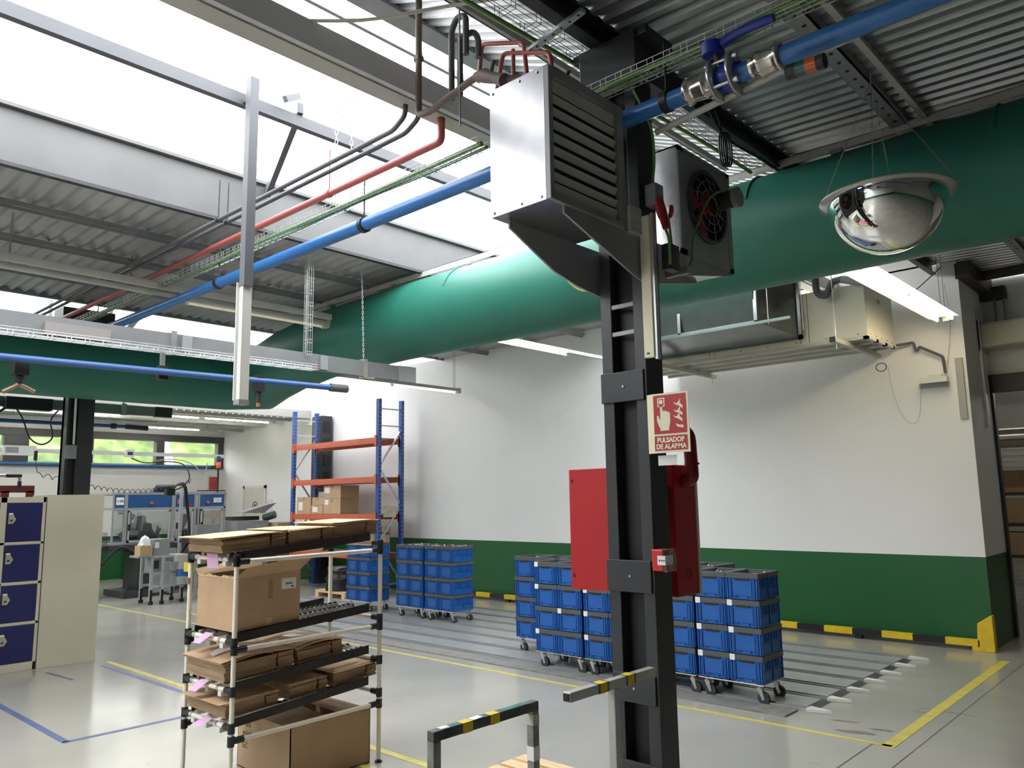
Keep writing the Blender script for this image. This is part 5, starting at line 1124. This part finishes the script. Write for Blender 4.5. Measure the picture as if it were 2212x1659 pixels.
b = MB(); b.box(-2.45, -2.30, 3.61, 3.74, 1.3, 1.36); b.box(-2.45, -2.30, 3.61, 3.74, 1.70, 1.76); b.build('wall_bracket', BLACK, t)
b = MB(); b.tube(bend([(-2.36, 3.84, 2.07), (-2.215, 3.84, 2.06), (-2.205, 3.84, 1.79), (-2.27, 3.84, 1.785)], .06), .036, 18); b.cyl((-2.205, 3.84, 1.88), (-2.205, 3.84, 1.87), .041, 18); b.build('water_pipe', mat('dark red pipe', (.22, .010, .018), .35), t)

# ================================================================ assembly machine and its surroundings
t = thing('assembly_machine', 'grey framed assembly machine with blue header panels and clear doors', 'machine', (-16, 7, 0))
X1 = -15.5; X0m = -16.9; yL, yR = 5.84, 8.06; zt, zb = 1.91, .98
def post(x, y, z0, z1, w=.045): b = MB(); b.box(x-w/2, x+w/2, y-w/2, y+w/2, z0, z1); b.build('frame_post', MGR, t)
for y, w in ((5.86, .03), (6.08, .06), (6.98, .07), (7.42, .045), (7.50, .03), (8.05, .04)): post(X1, y, zb, zt, w)
for y in (5.86, 8.05): post(X0m, y, zb, zt)
for z in (zt, 1.62, zb):
    b = MB(); b.box(X1-.02, X1+.02, yL, yR, z-.02, z+.02); b.build('frame_rail', MGR, t)
    b = MB(); b.box(X0m-.02, X0m+.02, yL, yR, z-.02, z+.02); b.build('frame_rail', MGR, t)
    for y in (yL+.02, yR-.02):
        b = MB(); b.box(X0m, X1, y-.02, y+.02, z-.02, z+.02); b.build('frame_rail', MGR, t)
for y0, y1 in ((5.88, 6.05), (6.12, 6.94), (7.02, 7.40), (7.53, 8.02)):
    b = MB(); b.box(X1-.01, X1+.015, y0, y1, 1.645, 1.885); b.build('header_panel', MBL, t)
for y0, y1 in ((6.13, 6.92), (7.04, 7.38), (7.54, 8.00)):
    b = MB(); b.box(X1+.01, X1+.03, y0, y0+.03, 1.0, 1.59); b.box(X1+.01, X1+.03, y1-.03, y1, 1.0, 1.59); b.box(X1+.01, X1+.03, y0, y1, 1.56, 1.60); b.box(X1+.01, X1+.03, y0, y1, 1.0, 1.04); d = b.build('door_frame', ALU, t)
    b = MB(); b.box(X1+.016, X1+.02, y0+.03, y1-.03, 1.04, 1.56); b.build('door_pane', ACRY, d)
    b = MB(); b.box(X1+.03, X1+.05, y0+.0, y0+.035, 1.22, 1.34); b.build('door_handle', BLK, d)
b = MB(); b.box(X1+.01, X1+.014, 5.88, 6.05, 1.02, 1.6); b.build('side_pane', ACRY, t)
b = MB(); b.box(X1+.016, X1+.02, 5.90, 6.04, 1.70, 1.84); pl_ = b.build('number_plate', PAPER, t)
text_mesh('plate_text', '211000', .055, (X1+.0215, 5.97, 1.77), (0, 1, 0), (0, 0, 1), INK, pl_, .0005, bold=.001, sx=.75)
for y in (6.55, 7.68):
    b = MB(); b.cyl((X1+.015, y, 1.73), (X1+.05, y, 1.73), .028, 14); b.build('stop_button', mat('orange red button', (.6, .10, .04), .4), t)
b = MB(); b.box(X1+.016, X1+.02, 7.06, 7.16, 1.70, 1.80); b.build('warning_sticker', mat('red white sticker', (.5, .15, .12), .5, var=.6, vs=40), t)
b = MB(); b.box(X1+.016, X1+.02, 7.26, 7.36, 1.66, 1.70); b.build('warning_sticker', SRED, t)
b = MB(); b.box(X1+.016, X1+.02, 7.80, 7.97, 1.72, 1.82); b.build('maker_plate', mat('maker plate', (.6, .6, .6), .4, var=.3, vs=40), t)
b = MB(); b.box(X0m, X1+.05, 5.84, yR+.05, .86, .96); b.build('table_plate', DKG, t)
b = MB(); b.box(-16.0, -15.35, 6.30, 6.55, .1, .86); b.build('pedestal', DKG, t)
b = MB(); b.box(-16.0, -15.3, 6.55, 7.0, .06, .86); b.build('pedestal', MGR, t)
b = MB(); b.box(-16.2, -15.25, 6.03, 6.5, 0, .12); b.cyl((-15.35, 6.12, .12), (-15.35, 6.12, .2), .02, 8); b.build('foot_plate', DKG, t)
b = MB(); b.box(-16.7, -16.4, 7.2, 7.9, 0, .86); b.build('pedestal', MGR, t)
random.seed(12)
for k in range(26):
    y = random.uniform(6.15, 7.9); x = random.uniform(-16.6, -15.75); z = .96+abs(random.gauss(0, .16)); b = MB(); s = random.uniform(.05, .2)
    if k % 3: b.ob((x, y, z+.08), (s, s*random.uniform(.5, 1.5), s*random.uniform(.4, 1.3)), (random.uniform(-.6, .6), random.uniform(-.6, .6), random.uniform(0, 3)))
    else: b.cyl((x, y, z), (x+random.uniform(-.1, .1), y+random.uniform(-.1, .1), z+.28), s*.35, 12)
    b.build('tooling_unit', DKG if k % 4 else MGR, t)
b = MB(); b.lathe((-16.1, 6.6, .98), [(.30, 0), (.34, .05), (.34, .12), (.24, .18), (.22, .34), (.12, .38), (.10, .5), (.0, .5)], 20); b.build('rotary_table', DKG, t)
for (y, x) in ((6.28, -15.9), (7.72, -15.9)):
    b = MB(); b.box(x-.05, x+.05, y-.06, y+.06, .98, 1.60); b.build('tooling_column', BLK, t)
b = MB(); b.box(-16.3, -15.9, 6.5, 7.0, 1.93, 1.95); b.build('cable_rack', MGR, t)
for k in range(6):
    b = MB(); b.cyl((-15.9+.03*k, 6.75, 1.955+.02*k), (-15.9+.03*k, 7.08, 1.955+.02*k), .035, 8); b.build('valve_block', mat('blue grey valve block', (.12, .13, .17), .5), t)
b = MB(); b.box(X1-.1, X1-.08, 7.5, 8.1, 1.95, 1.97); b.build('cover_edge', BLK, t)
# conveyor at the left
t = thing('conveyor', 'low conveyor line with small tooling entering the machine from the left', 'conveyor', (-15.8, 5.5, 0))
b = MB(); b.box(-16.2, -15.6, 3.9, 5.83, .84, .95); b.build('bed', DKG, t)
b = MB(); b.box(-15.62, -15.6, 4.6, 5.83, .97, 1.2); b.build('guard_pane', ACRY, t)
for y in (4.2, 5.4):
    b = MB(); b.box(-15.95, -15.85, y, y+.06, 0, .84); b.build('leg', MGR, t)
for k in range(6):
    b = MB(); y = 4.9+.15*k; b.ob((-15.8, y, 1.02), (.1, .08, .12), (.2*k, .3, .4*k)); b.build('tooling_unit', DKG, t)
b = MB(); b.tube(smooth_pts([(-15.55, 5.5, .5), (-15.5, 5.7, .62), (-15.45, 6.0, .92), (-15.45, 6.3, .8), (-15.45, 6.6, .74)], 5), .025, 8); b.build('hose', BLK, t)
# coiled hose
pts = [(-14.5, 4.22, 2.48), (-14.5, 4.24, 2.33)]; n = 260
for i in range(n):
    s = i/(n-1); y = 4.26+2.6*s**.85; sag = 2.27-.62*s+.52*s*s*1.0+(-.10*math.sin(PI*s)); per = 26; a = 2*PI*s*per; amp = .035
    pts.append((-14.5+amp*math.sin(a), y, sag+amp*math.cos(a)-.05))
t = thing('coiled_hose', 'long coiled black air hose drooping across the far white wall', 'hose', (-14.5, 4.2, 2.4))
b = MB(); b.tube(pts, .006, 5, cap=False); b.build('coil', BLK, t)
b = MB(); b.cyl((-14.5, 4.22, 2.44), (-14.5, 4.22, 2.60), .028, 10); b.build('connector', BLK, t)
pipe('hanging_cable', smooth_pts([(-11.9, 3.20, 3.1), (-11.8, 2.9, 2.85), (-11.3, 2.55, 2.45), (-11.0, 2.2, 2.0), (-10.7, 1.9, 1.7)], 5), .016, BLK, 'pair of black cables hanging diagonally at the left edge', 'cable')
pipe('hanging_cable', smooth_pts([(-11.9, 3.30, 3.0), (-11.85, 3.15, 3.05), (-11.8, 3.25, 2.85), (-11.8, 3.35, 2.60), (-11.8, 3.50, 2.52), (-11.8, 3.62, 2.62), (-11.85, 3.6, 2.85), (-11.9, 3.7, 3.0)], 5), .010, BLK, 'black cable loop hanging before the far windows', 'cable')
pipe('machine_cable', smooth_pts([(-15.9, 6.30, 2.60), (-15.6, 6.45, 2.50), (-15.3, 6.75, 2.52), (-15.1, 6.98, 2.45), (-15.0, 7.05, 2.2), (-15.1, 6.95, 2.02), (-15.3, 6.8, 1.95)], 5), .012, BLK, 'grey black cables looping down to the top of the machine', 'cable')
pipe('machine_cable', smooth_pts([(-15.9, 6.75, 2.56), (-15.5, 6.95, 2.58), (-15.3, 7.2, 2.50), (-15.2, 7.35, 2.35), (-15.2, 7.45, 2.30), (-15.2, 7.5, 2.5)], 5), .009, GSTEEL, 'grey cable loop at the right of the far windows', 'cable')
# jib with cables in front of the machine
t = thing('cable_mast', 'grey mast with a bundle of black cables arching over the machine', 'mast', (-14.6, 6.6, 0))
b = MB(); b.box(-14.62, -14.57, 6.70, 6.75, .3, 1.98); b.build('mast_profile', ALU, t)
b = MB()
for k in range(4): b.tube(smooth_pts([(-14.5, 6.45+.01*k, 1.86), (-14.45, 6.52+.01*k, 2.02+.01*k), (-14.4, 6.66+.012*k, 2.02+.01*k), (-14.4, 6.72+.015*k, 1.7), (-14.35, 6.76+.01*k, 1.3), (-14.3, 6.70+.02*k, 1.0), (-14.3, 6.6, .8)], 5), .011, 6)
b.build('cable_bundle', BLK, t)
b = MB(); b.box(-14.6, -14.5, 6.40, 6.56, 1.86, 1.98); b.build('clamp_block', BLK, t)
# stand with feeder and motor drum
t = thing('feeder_stand', 'aluminium profile stand carrying a grey cabinet and a blue banded motor drum', 'machine stand', (-14, 6.25, 0))
for (x, y) in ((-14.0, 5.98), (-14.0, 6.52), (-14.4, 5.98), (-14.4, 6.52), (-13.95, 6.15)):
    b = MB(); b.box(x-.022, x+.022, y-.022, y+.022, .05, .80); b.build('leg', ALU, t)
    b = MB(); b.box(x-.01, x+.05, y-.03, y+.03, 0, .06); b.box(x+.022, x+.03, y-.02, y+.02, .0, .25); b.build('foot_bracket', BLK, t)
for z in (.80, .52, .30):
    b = MB(); b.box(-14.02, -13.98, 5.98, 6.52, z-.02, z+.02); b.build('cross_rail', ALU, t)
    b = MB(); b.box(-14.42, -14.38, 5.98, 6.52, z-.02, z+.02); b.build('cross_rail', ALU, t)
b = MB(); b.box(-14.4, -14.0, 6.0, 6.28, .80, 1.10); b.build('control_cabinet', MGR, t)
b = MB(); b.box(-14.0, -13.996, 6.02, 6.09, .95, 1.05); b.build('warning_label', PAPER, t)
b = MB(); b.box(-14.35, -14.0, 6.0, 6.14, .53, .78); b.build('lower_cabinet', MGR, t)
b = MB(); b.box(-14.0, -13.99, 6.01, 6.10, .60, .74); b.build('hatch', BLK, t)
for (h0, h1, m, r, nm) in ((0, .14, MGR, .125, 'drum_body'), (.14, .26, MBL, .127, 'blue_band'), (.26, .40, MGR, .125, 'drum_body')):
    p = Vector((-13.9, 6.50, .70)); d = Vector((.12, -.06, -1)).normalized(); b = MB(); b.cyl(p+d*h0, p+d*h1, r, 24); b.build(nm, m, t)
b = MB(); b.box(-14.3, -13.85, 6.35, 6.62, .70, .82); b.build('drum_bracket', LBEAM, t)
b = MB(); b.tube(smooth_pts([(-13.95, 6.12, .28), (-13.9, 6.25, .15), (-13.95, 6.4, .28)], 5), .010, 6); b.build('cable', BLK, t)
t = thing('small_carton', 'small brown box holding a plastic bag in front of the machine', 'cardboard box', (-14.05, 5.85, .83))
b = MB(); b.box(-14.2, -13.97, 5.76, 5.97, .83, 1.0); b.build('carton', CARD, t)
random.seed(3); b = MB(); vs = []; n = 9
for i in range(n):
    for j in range(n):
        u = i/(n-1)*2-1; v = j/(n-1)*2-1; vs.append((-14.09+u*.09, 5.88+v*.09, 1.0+.16*max(0, 1-u*u)*max(0, 1-v*v)**.5+random.uniform(-.015, .02)))
b.add(vs, [(i*n+j, i*n+j+1, (i+1)*n+j+1, (i+1)*n+j) for i in range(n-1) for j in range(n-1)]); b.build('plastic_bag', mat('translucent plastic bag', (.7, .68, .7), .25, bump=.5, bs=30), t)
b = MB(); b.box(-14.3, -13.95, 5.72, 6.0, .80, .83); tag(b.build('bracket_shelf', MGR), 'small grey shelf under the box with the plastic bag', 'shelf')
# operator seat and monitor
t = thing('operator_panel', 'grey operator panel and monitor beside the cable mast', 'control panel', (-14.2, 7.1, .9))
b = MB(); b.box(-14.25, -14.2, 6.85, 7.30, 1.02, 1.32); b.build('monitor', MGR, t)
b = MB(); b.ob((-14.05, 6.66, 1.08), (.22, .30, .03), (0, -.5, 0)); b.build('keyboard_panel', DKG, t)
b = MB(); b.cyl((-14.22, 7.08, .3), (-14.22, 7.08, 1.05), .025, 10); b.build('stem', BLK, t)
b = MB(); b.tube(smooth_pts([(-13.95, 6.55, 1.02), (-13.9, 6.65, 1.06), (-13.9, 6.78, 1.02), (-13.95, 6.80, .85)], 5), .022, 8); b.build('grip_arch', BLK, t)
b = MB(); b.box(-14.6, -14.0, 6.8, 7.6, .80, .88); b.build('table', DKG, t)
for y in (6.9, 7.5):
    b = MB(); b.box(-14.35, -14.3, y, y+.05, 0, .80); b.build('leg', ALU, t)
t = thing('signal_tower', 'signal tower with a red lit lamp on a black pole by the machine', 'signal lamp', (-14.8, 7.57, 1.9))
b = MB(); b.cyl((-15.45, 7.86, 1.93), (-15.45, 7.86, 2.42), .02, 10); b.build('pole', BLK, t)
for k, (z, m) in enumerate(((2.60, mat('unlit green lens', (.02, .09, .08), .3)), (2.54, mat('blue lens', (.02, .04, .16), .3)), (2.48, mat('lit red lens', (.9, .06, .05), .3, emit=1.2)), (2.42, ORG))):
    b = MB(); b.cyl((-15.45, 7.86, z), (-15.45, 7.86, z+.058), .042, 14); b.build('lens', m, t)
tag(MB().box(-19.49, -19.47, 9.68, 9.90, 2.05, 2.38).build('fire_sign', mat('far fire sign', (.50, .06, .05), .5, var=.35, vs=14)), 'small red fire sign on the far wall below the windows', 'sign')
# second machine and feeder to the right of it
t = thing('feeder_machine', 'grey feeder machine with a tilted hopper right of the assembly machine', 'machine', (-15.6, 8.9, 0))
b = MB(); b.box(-15.9, -15.3, 8.25, 8.95, .3, 1.33); b.build('body', MGR, t)
b = MB(); b.box(-16.0, -15.6, 8.28, 8.9, 1.34, 1.42); b.build('lid', DKG, t)
b = MB(); b.prism([(8.45, 1.50), (9.05, 1.66), (9.25, 1.70), (8.95, 1.48)], (-15.8, 0, 0), (0, 1, 0), (0, 0, 1), (.3, 0, 0)); b.build('hopper', GALV, t)
b = MB(); b.cyl((-15.5, 8.95, 1.38), (-15.3, 9.1, 1.45), .08, 14); b.build('motor', DKG, t)
b = MB(); b.box(-15.296, -15.29, 8.45, 8.85, 1.10, 1.24); b.build('name_plate', mat('blurred name plate', (.32, .32, .33), .5, var=.35, vs=25), t)
b = MB(); b.box(-15.9, -15.3, 8.25, 8.3, 0, .3); b.box(-15.9, -15.3, 8.9, 8.95, 0, .3); b.build('legs', MGR, t)
carton('cardboard_box', -15.6, -15.1, 9.05, 9.45, .75, 1.28, 'brown cardboard box standing right of the feeder machine', tape=True)
b = MB(); b.box(-15.7, -15.0, 9.0, 9.5, .70, .75); 
for x in (-15.65, -15.1): b.box(x, x+.05, 9.05, 9.45, 0, .70)
tag(b.build('side_table', GSTEEL), 'small grey table under the cardboard box beside the feeder machine', 'table')
# white door in the main wall, far end
d = thing('door_1', '', '', (-17.6, 10.0, 0)); del d['label']; del d['category']; d['kind'] = 'structure'
b = MB(); b.box(-18.35, -18.28, 10.0, YW, 0, 2.12); b.box(-17.35, -17.28, 10.0, YW, 0, 2.12); b.box(-18.35, -17.28, 10.0, YW, 2.05, 2.12); b.build('door_frame', PLW, d)
b = MB(); b.box(-18.28, -17.35, 10.01, YW, .01, 2.05); lf = b.build('door_leaf', mat('pale cream door', (.66, .66, .58), .45), d)
t = thing('prohibition_sign', 'round black and white no hands sign on the pale door', 'sign', (-17.8, 10.0, 1.5))
b = MB(); b.lathe((-17.75, 10.0, 1.62), [(.10, 0), (.115, 0), (.115, .004), (.10, .004), (.10, 0)], 28, 0, (0, -1, 0)); b.build('ring', INK, t)
b = MB(); b.prism([(-.03, -.05), (.03, -.05), (.035, .02), (.02, .05), (-.02, .05), (-.035, .01)], (-17.75, 10.0, 1.62), (1, 0, 0), (0, 0, 1), (0, -.003, 0)); b.build('hand_symbol', INK, t)
tag(MB().box(-17.2, -17.0, 10.02, 10.028, 1.45, 1.78).build('wall_notice', mat('printed notice', (.72, .72, .70), .6, var=.2, vs=30)), 'small printed notice on the wall right of the pale door', 'notice')
tag(MB().box(-19.40, -19.2, 7.66, 8.15, 0, .98).build('white_panel', PLW), 'white panel at the foot of the far wall behind the machine', 'panel')

# ================================================================ things in the neighbouring hall
t = thing('hall_duct', 'shiny round metal duct in the hall beyond the doorway', 'air duct', (-1, 15.8, 2.4))
b = MB(); b.cyl((-6, 16.0, 2.62), (4, 16.0, 2.62), .17, 28); b.build('tube_run', STL, t)
b = MB(); b.cyl((-2.55, 15.86, 2.60), (-2.55, 15.80, 2.60), .06, 18); b.build('outlet', BLK, t)
b = MB()
for k in range(8): b.box(-8.8, 8, 17.9, 17.95, 1.95+.11*k, 2.03+.11*k)
tag(b.build('slatted_shutter', LBEAM), 'pale slatted shutter across the hall beyond the doorway', 'shutter')
t = thing('storage_rack', 'rack with cartons in the hall beyond the doorway', 'rack', (-3, 17.2, 0))
for x in (-3.62, -1.0, 1.6):
    b = MB(); b.box(x, x+.08, 17.0, 17.08, 0, 2.4); b.build('upright', GSTEEL, t); b = MB(); b.box(x, x+.08, 17.7, 17.78, 0, 2.4); b.build('upright', GSTEEL, t)
for z in (.55, 1.12, 1.68):
    b = MB(); b.box(-3.6, 1.6, 17.0, 17.7, z-.06, z); b.build('shelf', BROWN, t)
for lv, z in enumerate((.55, 1.12, 1.68)):
    for k in range(6):
        x = -3.45+.82*k; s = ('lower', 'middle', 'upper')[lv]; o = ('first', 'second', 'third', 'fourth', 'fifth', 'sixth')[k]
        b = MB(); b.box(x, x+.68, 17.02, 17.6, z+.002, z+.40+.05*((k+lv) % 2)); tag(b.build('hall_carton', CARD), 'carton on the %s shelf of the hall rack, %s from the left' % (s, o), 'cardboard box', 'cartons in the neighbouring hall')
for n_ in ('hall',):
    b = MB(); b.bar((-6, 14.2, .001), (6, 14.5, .001), .06, .002); tag(b.build('floor_line', YELF), 'yellow floor line in the hall beyond the doorway', 'floor marking')
for o in bpy.data.objects:
    if '_w' in o: del o['_w']
